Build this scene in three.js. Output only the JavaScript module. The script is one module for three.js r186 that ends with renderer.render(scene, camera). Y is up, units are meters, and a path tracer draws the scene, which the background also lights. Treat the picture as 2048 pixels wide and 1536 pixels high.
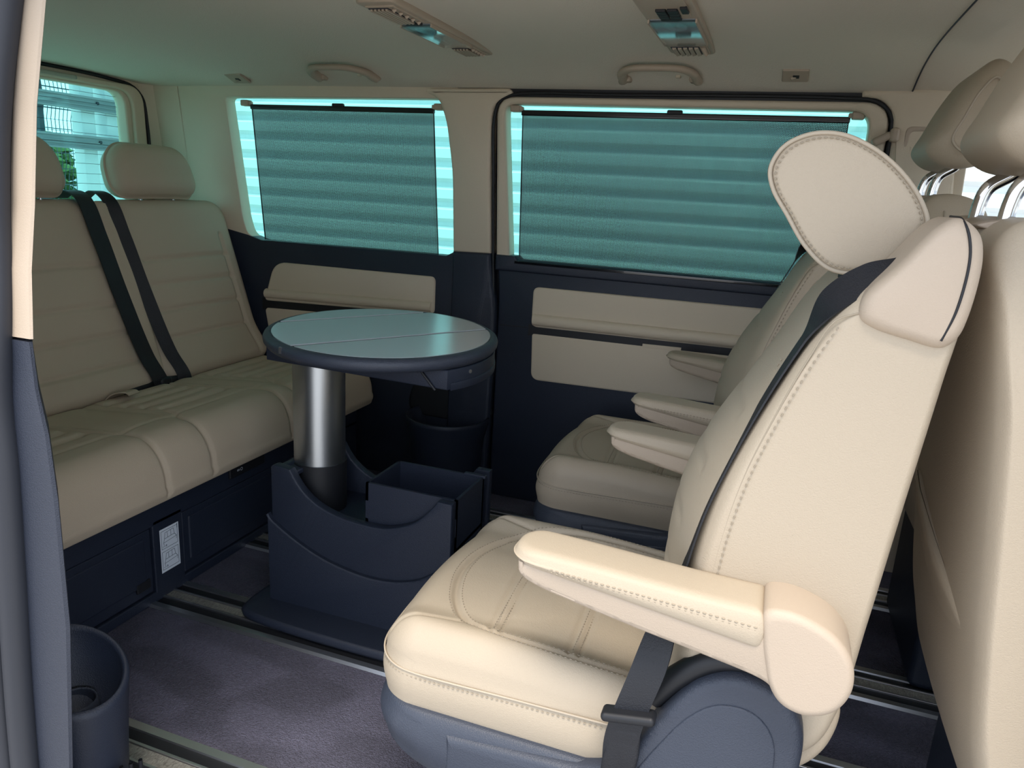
import * as THREE from 'three';
import { mergeGeometries, toCreasedNormals } from 'three/addons/utils/BufferGeometryUtils.js';
import { RoundedBoxGeometry } from 'three/addons/geometries/RoundedBoxGeometry.js';

// ---------------------------------------------------------------- camera, sky, exposure
const scene = new THREE.Scene();
const renderer = new THREE.WebGLRenderer({ antialias: true });
renderer.toneMapping = THREE.LinearToneMapping;
renderer.toneMappingExposure = 1.5;
renderer.shadowMap.enabled = true;

const V = (x, y, z) => new THREE.Vector3(x, y, z);
const camera = new THREE.PerspectiveCamera(55.07, 2048 / 1536, 0.05, 200);
camera.position.set(0, 1.05, 1.496);
camera.up.set(-0.13700178, 0.96577823, -0.22023381);
camera.lookAt(-0.31412322, 1.05 - 0.25321295, 1.496 - 0.9149917);
scene.add(camera);

let seed = 7;
const rnd = () => { seed = (seed * 1664525 + 1013904223) % 4294967296; return seed / 4294967296; };
// smooth tiling value noise
function makeNoise(n, s) {
  let q = s; const r = () => { q = (q * 1664525 + 1013904223) % 4294967296; return q / 4294967296; };
  const g = Array.from({ length: n * n }, r);
  return (u, v) => {
    u = ((u % 1) + 1) % 1 * n; v = ((v % 1) + 1) % 1 * n;
    const i = Math.floor(u), j = Math.floor(v), f = u - i, h = v - j, a = f * f * (3 - 2 * f), b = h * h * (3 - 2 * h);
    const G = (x, y) => g[(y % n) * n + (x % n)];
    return (G(i, j) * (1 - a) + G(i + 1, j) * a) * (1 - b) + (G(i, j + 1) * (1 - a) + G(i + 1, j + 1) * a) * b;
  };
}
const SKY = 1.18;
{ // thin bright cloud, palest in the haze near the horizon, with soft mottling
  const w = 256, h = 128, d = new Float32Array(w * h * 4), n1 = makeNoise(6, 3), n2 = makeNoise(16, 5);
  for (let j = 0; j < h; j++) for (let i = 0; i < w; i++) {
    const e = Math.sin(((j + 0.5) / h - 0.5) * Math.PI), k = (j * w + i) * 4;
    const c = 0.92 + 0.1 * n1(i / w, j / h) + 0.06 * n2(i / w, j / h);
    const b = (e > 0 ? 0.8 + 0.9 * Math.exp(-3 * e) : 0.5) * (e > 0 ? c : 1) * SKY;
    d[k] = b * 0.88; d[k + 1] = b * 0.98; d[k + 2] = b * 1.15; d[k + 3] = 1;
  }
  const t = new THREE.DataTexture(d, w, h, THREE.RGBAFormat, THREE.FloatType);
  t.mapping = THREE.EquirectangularReflectionMapping; t.magFilter = t.minFilter = THREE.LinearFilter;
  t.wrapS = THREE.RepeatWrapping; t.needsUpdate = true;
  scene.background = t; scene.environment = t;
}

{ // high sun behind thin cloud on the door side: wide and soft, no edge to its shadows
  const sun = new THREE.DirectionalLight(0xfff4e6, 3.9); sun.position.set(0.6, 13, 4.2); sun.target.position.set(0, 0, 0);
  sun.castShadow = true; sun.shadow.radius = 60; sun.shadow.mapSize.set(2048, 2048);
  Object.assign(sun.shadow.camera, { left: -12, right: 12, top: 12, bottom: -12, near: 0.5, far: 50 }); scene.add(sun, sun.target);
}

// ---------------------------------------------------------------- textures and materials
function tex(n, fn, repeat = 1, color = false) {
  const d = new Uint8Array(n * n * 4);
  for (let j = 0; j < n; j++) for (let i = 0; i < n; i++) {
    const c = fn(i / n, j / n), k = (j * n + i) * 4, a = Array.isArray(c) ? c : [c, c, c];
    for (let q = 0; q < 3; q++) d[k + q] = Math.max(0, Math.min(255, a[q] * 255));
    d[k + 3] = 255;
  }
  const t = new THREE.DataTexture(d, n, n); t.magFilter = THREE.LinearFilter; t.minFilter = THREE.LinearMipmapLinearFilter; t.generateMipmaps = true;
  t.wrapS = t.wrapT = THREE.RepeatWrapping; t.repeat.set(repeat, repeat);
  if (color) t.colorSpace = THREE.SRGBColorSpace;
  t.needsUpdate = true; return t;
}
const nA = makeNoise(64, 11), nB = makeNoise(32, 12), nC = makeNoise(8, 13), nD = makeNoise(128, 14), nE = makeNoise(4, 15), nF = makeNoise(16, 16);
const grain = tex(512, (u, v) => { // leather: pebbles between fine creases
  const a = Math.abs(nA(u + 0.02 * nB(u, v), v) - 0.5) * 2, b = Math.abs(nA(v + 0.31, u + 0.17) - 0.5) * 2;
  return 0.35 + 0.65 * Math.min(1, Math.min(a, b) * 2.2) * (0.8 + 0.2 * nB(u, v));
}, 9);
const plasticBump = tex(256, (u, v) => 0.5 * nA(u, v) + 0.5 * nD(u, v), 14);
const fleece = tex(512, (u, v) => 0.55 * nD(u, v) + 0.45 * nA(u, v), 7);
const carpetBump = tex(512, (u, v) => 0.65 * nD(u, v) + 0.35 * nA(u, v), 5);
const carpetColor = tex(1024, (u, v) => { // brushed pile: patches laid one way or the other
  const w = 0.16 * nC(u, v), x = nC(u + w, v * 2 + 0.6 * w), y = nF(u + 0.1 * nE(u, v), v), s = 1 / (1 + Math.exp(-(x - 0.5) * 18)), f = nD(u * 3, v * 3);
  const k = 0.30 + 0.055 * s + 0.035 * (y - 0.5) + 0.05 * (f - 0.5);
  return [k * 1.0, k * 0.985, k * 1.17];
}, 0.85, true);
const dirtMap = tex(512, (u, v) => {
  const s = nA(u * 2, v) * 0.5 + nD(u, v * 0.2) * 0.5, k = 0.52 + 0.25 * s - 0.3 * Math.max(0, nB(u, v) - 0.62);
  return [k, k * 0.98, k * 0.93];
}, 6, true);
const brushed = tex(512, (u, v) => 0.4 * nD(u * 0.02, v) + 0.6 * makeRow(v), 6);
function makeRow(v) { return nD(0.37, v * 1.0); }
const C = (r, g, b) => new THREE.Color().setRGB(r, g, b);
const S = (o) => new THREE.MeshStandardMaterial(o);
const P = (o) => new THREE.MeshPhysicalMaterial(o);
const M = {
  leather: P({ color: C(0.45, 0.375, 0.28), roughness: 0.52, bumpMap: grain, bumpScale: 0.00022, specularIntensity: 0.6 }),
  bench: P({ color: C(0.51, 0.42, 0.31), roughness: 0.62, bumpMap: grain, bumpScale: 0.0002, specularIntensity: 0.5 }),  // same leather as the seats, colour lightened to offset the dim rear cabin
  piping: S({ color: C(0.44, 0.37, 0.28), roughness: 0.6 }),
  thread: S({ color: C(0.34, 0.285, 0.21), roughness: 0.8 }),
  beige: S({ color: C(0.445, 0.36, 0.275), roughness: 0.58, bumpMap: plasticBump, bumpScale: 0.0002 }),
  trim: S({ color: C(0.66, 0.56, 0.425), roughness: 0.65, bumpMap: plasticBump, bumpScale: 0.0003 }),
  headliner: S({ color: C(0.72, 0.65, 0.545), roughness: 0.95, bumpMap: fleece, bumpScale: 0.0006 }),
  dark: S({ color: C(0.015, 0.021, 0.038), roughness: 0.5, bumpMap: plasticBump, bumpScale: 0.0004 }),
  shell: S({ color: C(0.036, 0.044, 0.064), roughness: 0.5, bumpMap: plasticBump, bumpScale: 0.0005 }),
  black: S({ color: C(0.008, 0.009, 0.012), roughness: 0.55 }),
  rubber: S({ color: C(0.022, 0.025, 0.034), roughness: 0.6 }),
  pillar: S({ color: C(0.024, 0.030, 0.047), roughness: 0.5, bumpMap: plasticBump, bumpScale: 0.0005 }),
  gloss: P({ color: C(0.006, 0.007, 0.010), roughness: 0.18, clearcoat: 0.6 }),
  paint: P({ color: C(0.012, 0.018, 0.034), roughness: 0.25, clearcoat: 1, clearcoatRoughness: 0.05 }),
  belt: S({ color: C(0.008, 0.009, 0.013), roughness: 0.55, bumpMap: plasticBump, bumpScale: 0.0004 }),
  carpet: S({ color: 0xffffff, map: carpetColor, roughness: 1, bumpMap: carpetBump, bumpScale: 0.003 }),
  alu: S({ color: C(0.62, 0.63, 0.65), metalness: 1, roughness: 0.38 }),
  aluDirty: S({ map: dirtMap, metalness: 0.6, roughness: 0.55, bumpMap: fleece, bumpScale: 0.0004 }),
  column: S({ color: C(0.50, 0.53, 0.55), metalness: 1, roughness: 0.34, bumpMap: brushed, bumpScale: 0.00008 }),
  chrome: S({ color: C(0.75, 0.76, 0.78), metalness: 1, roughness: 0.08 }),
  tabletop: P({ color: C(0.60, 0.64, 0.66), roughness: 0.24, metalness: 0.25, bumpMap: fleece, bumpScale: 0.00006, clearcoat: 0.25, clearcoatRoughness: 0.2 }),
  tint: P({ color: C(0.53, 0.87, 0.835), transmission: 1, thickness: 0, roughness: 0.0, ior: 1.45 }),
  clear: P({ color: C(0.94, 0.975, 0.97), transmission: 1, thickness: 0, roughness: 0.0, ior: 1.45 }),
  lens: P({ color: C(0.80, 0.88, 0.90), transmission: 0.95, thickness: 0, roughness: 0.05, ior: 1.5 }),
  reflector: S({ color: C(0.8, 0.82, 0.84), metalness: 1, roughness: 0.22 }),
  facade: S({ color: C(0.80, 0.82, 0.83), roughness: 0.45, metalness: 0.0 }),
  asphalt: S({ color: C(0.52, 0.51, 0.49), roughness: 0.95, bumpMap: fleece, bumpScale: 0.004 }),
  whitePaint: S({ color: C(0.72, 0.75, 0.77), roughness: 0.5 }),
  galv: S({ color: C(0.24, 0.26, 0.28), roughness: 0.5, metalness: 0.3 }),
  fence: S({ color: C(0.05, 0.07, 0.09), roughness: 0.6 }),
  leaf: S({ color: C(0.07, 0.15, 0.04), roughness: 0.8 }),
  grass: S({ color: C(0.25, 0.26, 0.07), roughness: 0.9 }),
  red: S({ color: C(0.70, 0.02, 0.02), roughness: 0.4 }),
  farGrey: S({ color: C(0.16, 0.19, 0.22), roughness: 0.8 }),
};
{ // woven blind cloth: strands with open gaps between them, herringbone lay
  const a = tex(256, (u, v) => {
    const N = 16, col = Math.floor(u * N / 4), dir = col % 2 ? 1 : -1, p = (v * N + dir * u * N) % 1, q = ((p % 1) + 1) % 1, w = (u * N) % 1;
    return (q < 0.24 && w > 0.30) ? 0.0 : 1.0;
  }, 15);
  M.mesh = S({ color: C(0.030, 0.036, 0.040), roughness: 0.7, alphaMap: a, transparent: true, alphaTest: 0.5, side: THREE.DoubleSide });
}

// ---------------------------------------------------------------- geometry helpers
const taken = {};
function numbered(n) { const k = taken[n] ?? 0; taken[n] = k + 1; return k ? `${n}_${String(k).padStart(3, '0')}` : n; }
function boxUV(g) {
  if (g.index) g = g.toNonIndexed();
  const p = g.attributes.position, n = p.count, uv = new Float32Array(n * 2), a = V(), b = V(), c = V(), e = V();
  for (let i = 0; i < n; i += 3) {
    a.fromBufferAttribute(p, i); b.fromBufferAttribute(p, i + 1); c.fromBufferAttribute(p, i + 2);
    e.copy(b).sub(a).cross(c.clone().sub(a));
    const x = Math.abs(e.x), y = Math.abs(e.y), z = Math.abs(e.z), q = [a, b, c];
    for (let k = 0; k < 3; k++) {
      const w = q[k], o = (i + k) * 2;
      if (y >= x && y >= z) { uv[o] = w.x; uv[o + 1] = w.z; } else if (x >= z) { uv[o] = w.z; uv[o + 1] = w.y; } else { uv[o] = w.x; uv[o + 1] = w.y; }
    }
  }
  g.setAttribute('uv', new THREE.BufferAttribute(uv, 2));
  for (const k of Object.keys(g.attributes)) if (!['position', 'normal', 'uv'].includes(k)) g.deleteAttribute(k);
  return g;
}
function obj(name, geoms, mat, parent = scene, keepUV = false) {
  const list = (Array.isArray(geoms) ? geoms : [geoms]).map((g) => keepUV ? (g.index ? g.toNonIndexed() : g) : boxUV(g));
  const g = list.length > 1 ? mergeGeometries(list) : list[0];
  const m = new THREE.Mesh(g, mat); m.name = parent === scene ? numbered(name) : name;
  m.castShadow = m.receiveShadow = true; parent.add(m); return m;
}
function thing(name, label, category, group) {
  const o = new THREE.Group(); o.name = numbered(name); o.userData = { label, category }; if (group) o.userData.group = group; scene.add(o); return o;
}
function tag(o, label, category, group) { Object.assign(o.userData, { label, category }); if (group) o.userData.group = group; return o; }
function struct(o, label, category) { o.userData.kind = 'structure'; if (label) Object.assign(o.userData, { label, category }); return o; }
function structGroup(name, label, category) { const o = new THREE.Group(); o.name = numbered(name); scene.add(o); return struct(o, label, category); }
function part(o, label) { o.userData.label = label; return o; }
function stuff(o) { o.userData.kind = 'stuff'; return o; }

const lerp = (a, b, t) => a + (b - a) * t, clamp = (x, a = 0, b = 1) => Math.max(a, Math.min(b, x));
const sstep = (a, b, x) => { const t = clamp((x - a) / (b - a)); return t * t * (3 - 2 * t); };
function box(x0, x1, y0, y1, z0, z1, r = 0) {
  const w = x1 - x0, h = y1 - y0, d = z1 - z0;
  const g = r ? new RoundedBoxGeometry(w, h, d, 2, Math.min(r, w / 2.01, h / 2.01, d / 2.01)) : new THREE.BoxGeometry(w, h, d);
  return g.translate((x0 + x1) / 2, (y0 + y1) / 2, (z0 + z1) / 2);
}
function grid(nu, nv, f) { // open sheet
  const p = [], ix = [];
  for (let j = 0; j <= nv; j++) for (let i = 0; i <= nu; i++) p.push(...f(i / nu, j / nv));
  for (let j = 0; j < nv; j++) for (let i = 0; i < nu; i++) { const a = j * (nu + 1) + i, b = a + 1, c = a + nu + 1, d = c + 1; ix.push(a, b, d, a, d, c); }
  const g = new THREE.BufferGeometry(); g.setAttribute('position', new THREE.Float32BufferAttribute(p, 3)); g.setIndex(ix); g.computeVertexNormals(); return g;
}
function tube(pts, r, seg = 40, rad = 8, closed = false) {
  return new THREE.TubeGeometry(new THREE.CatmullRomCurve3(pts.map((q) => V(...q)), closed, 'centripetal'), seg, r, rad, closed);
}
function cyl(x, y0, y1, z, r, r2 = r, n = 32) { return new THREE.CylinderGeometry(r2, r, y1 - y0, n).translate(x, (y0 + y1) / 2, z); }
function distSeg(px, py, ax, ay, bx, by) {
  const dx = bx - ax, dy = by - ay, t = clamp(((px - ax) * dx + (py - ay) * dy) / (dx * dx + dy * dy + 1e-12));
  return Math.hypot(px - ax - t * dx, py - ay - t * dy);
}
function distPoly(x, y, pts) { let d = 9; for (let i = 0; i + 1 < pts.length; i++) d = Math.min(d, distSeg(x, y, pts[i][0], pts[i][1], pts[i + 1][0], pts[i + 1][1])); return d; }
function smoothPts(pts, n, closed = false) {
  const c = new THREE.CatmullRomCurve3(pts.map((q) => V(q[0], q[1], q[2] ?? 0)), closed, 'centripetal');
  return c.getSpacedPoints(n).slice(0, closed ? n : n + 1).map((q) => [q.x, q.y, q.z]);
}
// cushion: rounded rectangle in x, z with rounded rims, grooves where it is sewn, then warped
function pad({ x0, x1, z0, z1, ra = 0.03, rb = ra, top, bot, e = 0.03, eh = e, eb = 0.015, nx = 60, nz = 60, seams = [], bulge = 0, nw = 5, warp }) {
  const a = (x1 - x0) / 2, b = (z1 - z0) / 2, cx = (x0 + x1) / 2, cz = (z0 + z1) / 2, T = typeof top === 'function' ? top : () => top, B = typeof bot === 'function' ? bot : () => bot;
  const dens = (s) => 0.45 * s + 0.55 * Math.sin(s * Math.PI / 2);
  const inset = (z, r) => { const q = Math.abs(z) - (b - r); return q > 0 ? r - Math.sqrt(Math.max(0, r * r - q * q)) : 0; };
  const sd = (x, z) => { const r = x < 0 ? ra : rb, qx = Math.abs(x) - (a - r), qz = Math.abs(z) - (b - r); return Math.hypot(Math.max(qx, 0), Math.max(qz, 0)) - r + Math.min(Math.max(qx, qz), 0); };
  const prof = (d, w) => d >= w ? 1 : Math.sqrt(Math.max(0, 1 - (1 - d / w) ** 2));
  const p = [], ix = [], N = nx + 1, idx = (k, i, j) => k * N * (nz + 1) + j * N + i;
  for (let k = 0; k < 2; k++) for (let j = 0; j <= nz; j++) for (let i = 0; i <= nx; i++) {
    const z = b * dens(j / nz * 2 - 1), xl = -a + inset(z, ra), xr = a - inset(z, rb), x = lerp(xl, xr, 0.5 + 0.5 * dens(i / nx * 2 - 1)), d = Math.max(0, -sd(x, z));
    let y, ox = 0, oz = 0;
    if (k === 0) {
      y = T(x + cx, z + cz) - eh * (1 - prof(d, e));
      for (const s of seams) { const q = distPoly(x + cx, z + cz, s.pts); if (q < s.w * 3) { const m = s.d * Math.exp(-((q / s.w) ** 2)), c = clamp(1 - d / e), h = 1e-4, gx = (sd(x + h, z) - sd(x - h, z)) / 2e-4, gz = (sd(x, z + h) - sd(x, z - h)) / 2e-4; y -= m * Math.sqrt(1 - c * c); ox -= m * c * gx; oz -= m * c * gz; } }
    } else y = B(x + cx, z + cz) + eb * (1 - prof(d, eb));
    p.push(x + cx + ox, y, z + cz + oz);
  }
  for (let j = 0; j < nz; j++) for (let i = 0; i < nx; i++) {
    let q = [idx(0, i, j), idx(0, i + 1, j), idx(0, i + 1, j + 1), idx(0, i, j + 1)]; ix.push(q[0], q[2], q[1], q[0], q[3], q[2]);
    q = q.map((v) => v + N * (nz + 1)); ix.push(q[0], q[1], q[2], q[0], q[2], q[3]);
  }
  const loop = []; // boundary, counter-clockwise seen from above
  for (let i = 0; i < nx; i++) loop.push([i, 0]); for (let j = 0; j < nz; j++) loop.push([nx, j]);
  for (let i = nx; i > 0; i--) loop.push([i, nz]); for (let j = nz; j > 0; j--) loop.push([0, j]);
  let prev = loop.map(([i, j]) => idx(0, i, j));
  for (let w = 1; w <= nw; w++) {
    const cur = [];
    loop.forEach(([i, j], n) => {
      if (w === nw) { cur.push(idx(1, i, j)); return; }
      const t = w / nw, A = idx(0, i, j) * 3, Bq = idx(1, i, j) * 3, gx = p[A] - cx, gz = p[A + 2] - cz;
      const h = 1e-4, nxg = (sd(gx + h, gz) - sd(gx - h, gz)), nzg = (sd(gx, gz + h) - sd(gx, gz - h)), l = Math.hypot(nxg, nzg) || 1, o = bulge * Math.sin(Math.PI * t);
      cur.push(p.length / 3); p.push(p[A] + o * nxg / l, lerp(p[A + 1], p[Bq + 1], t), p[A + 2] + o * nzg / l);
    });
    for (let n = 0; n < loop.length; n++) { const m = (n + 1) % loop.length; ix.push(prev[n], prev[m], cur[m], prev[n], cur[m], cur[n]); }
    prev = cur;
  }
  if (warp) for (let i = 0; i < p.length; i += 3) { const q = warp(p[i], p[i + 1], p[i + 2]); p[i] = q[0]; p[i + 1] = q[1]; p[i + 2] = q[2]; }
  const g = new THREE.BufferGeometry(); g.setAttribute('position', new THREE.Float32BufferAttribute(p, 3)); g.setIndex(ix); g.computeVertexNormals(); return g;
}
// an outline in x, y drawn out along z with rounded rims and slightly domed ends
function blob({ pts, z0, z1, e = 0.02, crown = 0, n = 120, rings = 14, nw = 10, smooth = true, warp, center }) {
  const o = smooth ? smoothPts(pts, n, true) : pts; n = o.length;
  const cx = center ? center[0] : o.reduce((s, q) => s + q[0], 0) / n, cy = center ? center[1] : o.reduce((s, q) => s + q[1], 0) / n;
  const p = [], ix = [], rows = [];
  const ring = (rho, z) => { const r = []; for (const q of o) { r.push(p.length / 3); p.push(cx + (q[0] - cx) * rho, cy + (q[1] - cy) * rho, z); } rows.push(r); };
  const R = o.reduce((s, q) => s + Math.hypot(q[0] - cx, q[1] - cy), 0) / n, er = Math.min(0.95, e / R);
  const cap = (side) => {
    const list = [];
    for (let k = 0; k <= 6; k++) { const t = k / 6 * (1 - er); list.push([t, 0]); }
    for (let k = 1; k <= rings - 6; k++) { const an = k / (rings - 6) * Math.PI / 2; list.push([1 - er + er * Math.sin(an), e * (1 - Math.cos(an))]); }
    return list.map(([t, drop]) => [Math.max(t, 0.002), (side > 0 ? z1 : z0) + side * (crown * (1 - t * t) - drop)]);
  };
  for (const [t, z] of cap(1)) ring(t, z);
  for (let k = 1; k < nw; k++) ring(1, lerp(z1 - e, z0 + e, k / nw));
  for (const [t, z] of cap(-1).reverse()) ring(t, z);
  for (let r = 0; r + 1 < rows.length; r++) for (let i = 0; i < n; i++) { const j = (i + 1) % n, A = rows[r], B = rows[r + 1]; ix.push(A[i], B[i], B[j], A[i], B[j], A[j]); }
  if (warp) for (let i = 0; i < p.length; i += 3) { const q = warp(p[i], p[i + 1], p[i + 2]); p[i] = q[0]; p[i + 1] = q[1]; p[i + 2] = q[2]; }
  const g = new THREE.BufferGeometry(); g.setAttribute('position', new THREE.Float32BufferAttribute(p, 3)); g.setIndex(ix); g.computeVertexNormals(); return g;
}
function roundShape(pts, r, S_ = new THREE.Shape()) { // polygon with rounded corners; r a number or one per corner
  const n = pts.length;
  for (let i = 0; i < n; i++) {
    const a = pts[(i + n - 1) % n], b = pts[i], c = pts[(i + 1) % n], q = Array.isArray(r) ? r[i] : r;
    if (q < 0.0085) { if (i === 0) S_.moveTo(...b); else S_.lineTo(...b); continue; }
    const la = Math.hypot(a[0] - b[0], a[1] - b[1]), lc = Math.hypot(c[0] - b[0], c[1] - b[1]), t = Math.min(q, la / 2.05, lc / 2.05);
    const p = [b[0] + (a[0] - b[0]) / la * t, b[1] + (a[1] - b[1]) / la * t], s = [b[0] + (c[0] - b[0]) / lc * t, b[1] + (c[1] - b[1]) / lc * t];
    if (i === 0) S_.moveTo(...p); else S_.lineTo(...p);
    S_.quadraticCurveTo(b[0], b[1], s[0], s[1]);
  }
  S_.closePath(); return S_;
}
function ext(shape, z0, z1, bevel = 0, cs = 8) { // flat shape in x, y with thickness z0..z1
  const g = new THREE.ExtrudeGeometry(shape, { depth: z1 - z0 - 2 * bevel, bevelEnabled: bevel > 0, bevelThickness: bevel, bevelSize: bevel, bevelOffset: -bevel, bevelSegments: 3, curveSegments: cs });
  g.translate(0, 0, z0 + bevel); return toCreasedNormals(g, 0.6);
}
function ribbon(path, w, th, n = 80) { // strap: path of [x,y,z, wx,wy,wz] (w = direction of its width)
  const c = new THREE.CatmullRomCurve3(path.map((q) => V(q[0], q[1], q[2])), false, 'centripetal'), cw = new THREE.CatmullRomCurve3(path.map((q) => V(q[3], q[4], q[5])), false, 'centripetal');
  const p = [], ix = [];
  for (let i = 0; i <= n; i++) {
    const o = c.getPoint(i / n), t = c.getTangent(i / n), W = cw.getPoint(i / n).normalize(), N = t.clone().cross(W).normalize();
    for (const [s, k] of [[-1, -1], [1, -1], [1, 1], [-1, 1]]) { const q = o.clone().addScaledVector(W, s * w / 2).addScaledVector(N, k * th / 2); p.push(q.x, q.y, q.z); }
    if (i < n) for (let k = 0; k < 4; k++) { const a = i * 4 + k, b = i * 4 + (k + 1) % 4; ix.push(a, b, b + 4, a, b + 4, a + 4); }
  }
  const L = n * 4; ix.push(0, 2, 1, 0, 3, 2, L, L + 1, L + 2, L, L + 2, L + 3);
  const g = new THREE.BufferGeometry(); g.setAttribute('position', new THREE.Float32BufferAttribute(p, 3)); g.setIndex(ix); g.computeVertexNormals(); return toCreasedNormals(g, 0.7);
}
function stitches(pts, step = 0.0075, len = 0.0042, r = 0.0008, lift = [0, 0, 0]) { // a row of thread stitches along a curve
  const c = new THREE.CatmullRomCurve3(pts.map((q) => V(...q)), false, 'centripetal'), L = c.getLength(), n = Math.floor(L / step), out = [];
  for (let i = 0; i < n; i++) {
    const u = (i + 0.5) / n, o = c.getPointAt(u), t = c.getTangentAt(u), g = new THREE.CapsuleGeometry(r, len - 2 * r, 1, 5);
    g.applyQuaternion(new THREE.Quaternion().setFromUnitVectors(V(0, 1, 0), t)); g.translate(o.x + lift[0], o.y + lift[1], o.z + lift[2]); out.push(g.toNonIndexed());
  }
  return out;
}
// side wall of the van: straight up to the belt line, then leaning in
const BELT = 0.83, zw = (y) => y < BELT ? -0.80 : -0.80 + (y - BELT) * 0.1275;
function plate(shape, d0, d1, bevel = 0, side = 1, cs = 8) { // d is the distance in from the wall
  let g = new THREE.ExtrudeGeometry(shape, { depth: d1 - d0 - 2 * bevel, bevelEnabled: bevel > 0, bevelThickness: bevel, bevelSize: bevel, bevelOffset: -bevel, bevelSegments: 3, curveSegments: cs });
  g.translate(0, 0, d0 + bevel);
  const p = g.attributes.position;
  for (let i = 0; i < p.count; i++) p.setZ(i, side * (zw(p.getY(i)) + p.getZ(i)));
  if (side < 0) for (let i = 0; i < p.count; i += 3) { const a = [p.getX(i), p.getY(i), p.getZ(i)]; p.setXYZ(i, p.getX(i + 2), p.getY(i + 2), p.getZ(i + 2)); p.setXYZ(i + 2, ...a); }
  g.computeVertexNormals(); return toCreasedNormals(g, 0.6);
}
function hole(s, pts, r) { s.holes.push(roundShape(pts, r, new THREE.Path())); return s; }

// ---------------------------------------------------------------- outside
const ground = obj('ground', box(-30, 30, -0.56, -0.5, -30, 30), M.asphalt);
struct(ground, 'pale grey paved yard around the van', 'ground');
{ // corrugated facade beside the van: flat faces between ledges that slope to the sky and to the ground
  const per = 0.134, pr = [[0, 0.045], [0.058, 0.045], [0.082, 0.0], [0.108, 0.0]], sh = [];
  const x0 = -5.02, x1 = 6, zf = -3.32, p = [], ix = [];
  for (let k = 0; k < 36; k++) for (const [dy, dz] of pr) sh.push([-0.5 + k * per + dy, zf + dz]);
  sh.forEach(([y, z]) => p.push(x0, y, z, x1, y, z, x0, y, -3.42, x1, y, -3.42));
  for (let i = 0; i + 1 < sh.length; i++) { const a = i * 4, b = a + 4; ix.push(a, a + 1, b + 1, a, b + 1, b, a + 2, b + 3, a + 3, a + 2, b + 2, b + 3, a, b, b + 2, a, b + 2, a + 2, a + 1, a + 3, b + 3, a + 1, b + 3, b + 1); }
  const g = new THREE.BufferGeometry(); g.setAttribute('position', new THREE.Float32BufferAttribute(p, 3)); g.setIndex(ix);
  const ng = g.toNonIndexed(); ng.computeVertexNormals();
  tag(obj('corrugated_facade', ng, M.facade), 'white horizontally corrugated metal wall outside the side windows', 'wall');
}
{ // white steel frame behind the van, seen through the rear glass
  const f = thing('steel_frame', 'white steel frame with two ribbed rails outside the rear window', 'frame');
  for (const y of [1.17, 1.45]) {
    const r = obj('rail', [box(-5.02, -4.97, y, y + 0.10, -3.25, -1.2), box(-4.97, -4.955, y + 0.085, y + 0.10, -3.25, -1.2), box(-4.97, -4.96, y + 0.05, y + 0.055, -3.25, -1.2), box(-4.97, -4.96, y + 0.03, y + 0.034, -3.25, -1.2), box(-4.97, -4.955, y, y + 0.01, -3.25, -1.2)], M.galv, f);
    obj('bolt', new THREE.CylinderGeometry(0.012, 0.012, 0.01, 12).rotateZ(Math.PI / 2).translate(-4.965, y + 0.06, -2.99), M.dark, r);
  }
  obj('post', box(-5.14, -5.03, -0.5, 2.6, -3.02, -2.90, 0.01), M.whitePaint, f);
  obj('post', box(-5.16, -5.03, -0.5, 2.6, -3.26, -3.12, 0.01), M.whitePaint, f);
  obj('post', box(-5.10, -5.04, -0.5, 2.6, -2.60, -2.56, 0.005), M.fence, f);
  obj('top_rail', box(-5.10, -4.96, 1.68, 1.86, -3.25, -1.2, 0.01), M.whitePaint, f);
  obj('foot_plate', [box(-5.2, -4.95, -0.5, -0.47, -3.25, -2.5)], M.galv, f);
}
{ // bent wire fence panels farther back
  for (let k = 0; k < 3; k++) {
    const z0 = -9.6 + k * 2.52, t = thing('fence_panel', ['dark welded wire fence panel nearest the corrugated wall, behind the rear window', 'dark welded wire fence panel in the middle, behind the rear window', 'dark welded wire fence panel farthest from the corrugated wall'][k], 'fence', 'wire fence panels behind the van');
    const wires = [];
    for (let i = 0; i <= 42; i++) { const z = z0 + i * 0.058; wires.push(tube([[-9, -0.45, z], [-9, 0.9, z], [-8.93, 1.2, z], [-9, 1.32, z], [-9, 1.75, z], [-8.93, 1.88, z], [-9, 2.0, z], [-9, 2.15, z]], 0.006, 14, 4)); }
    stuff(obj('upright_wires', wires, M.fence, t));
    const cross = []; for (const y of [-0.3, 0, 0.2, 0.4, 0.6, 0.8, 1.0, 1.2, 1.32, 1.5, 1.75, 1.88, 2.0]) cross.push(box(-9.01, -8.99, y - 0.005, y + 0.005, z0, z0 + 2.44));
    stuff(obj('cross_wires', cross, M.fence, t));
    obj('fence_post', box(-9.03, -8.97, -0.5, 2.2, z0 + 2.44, z0 + 2.5), M.fence, t);
  }
}
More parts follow.
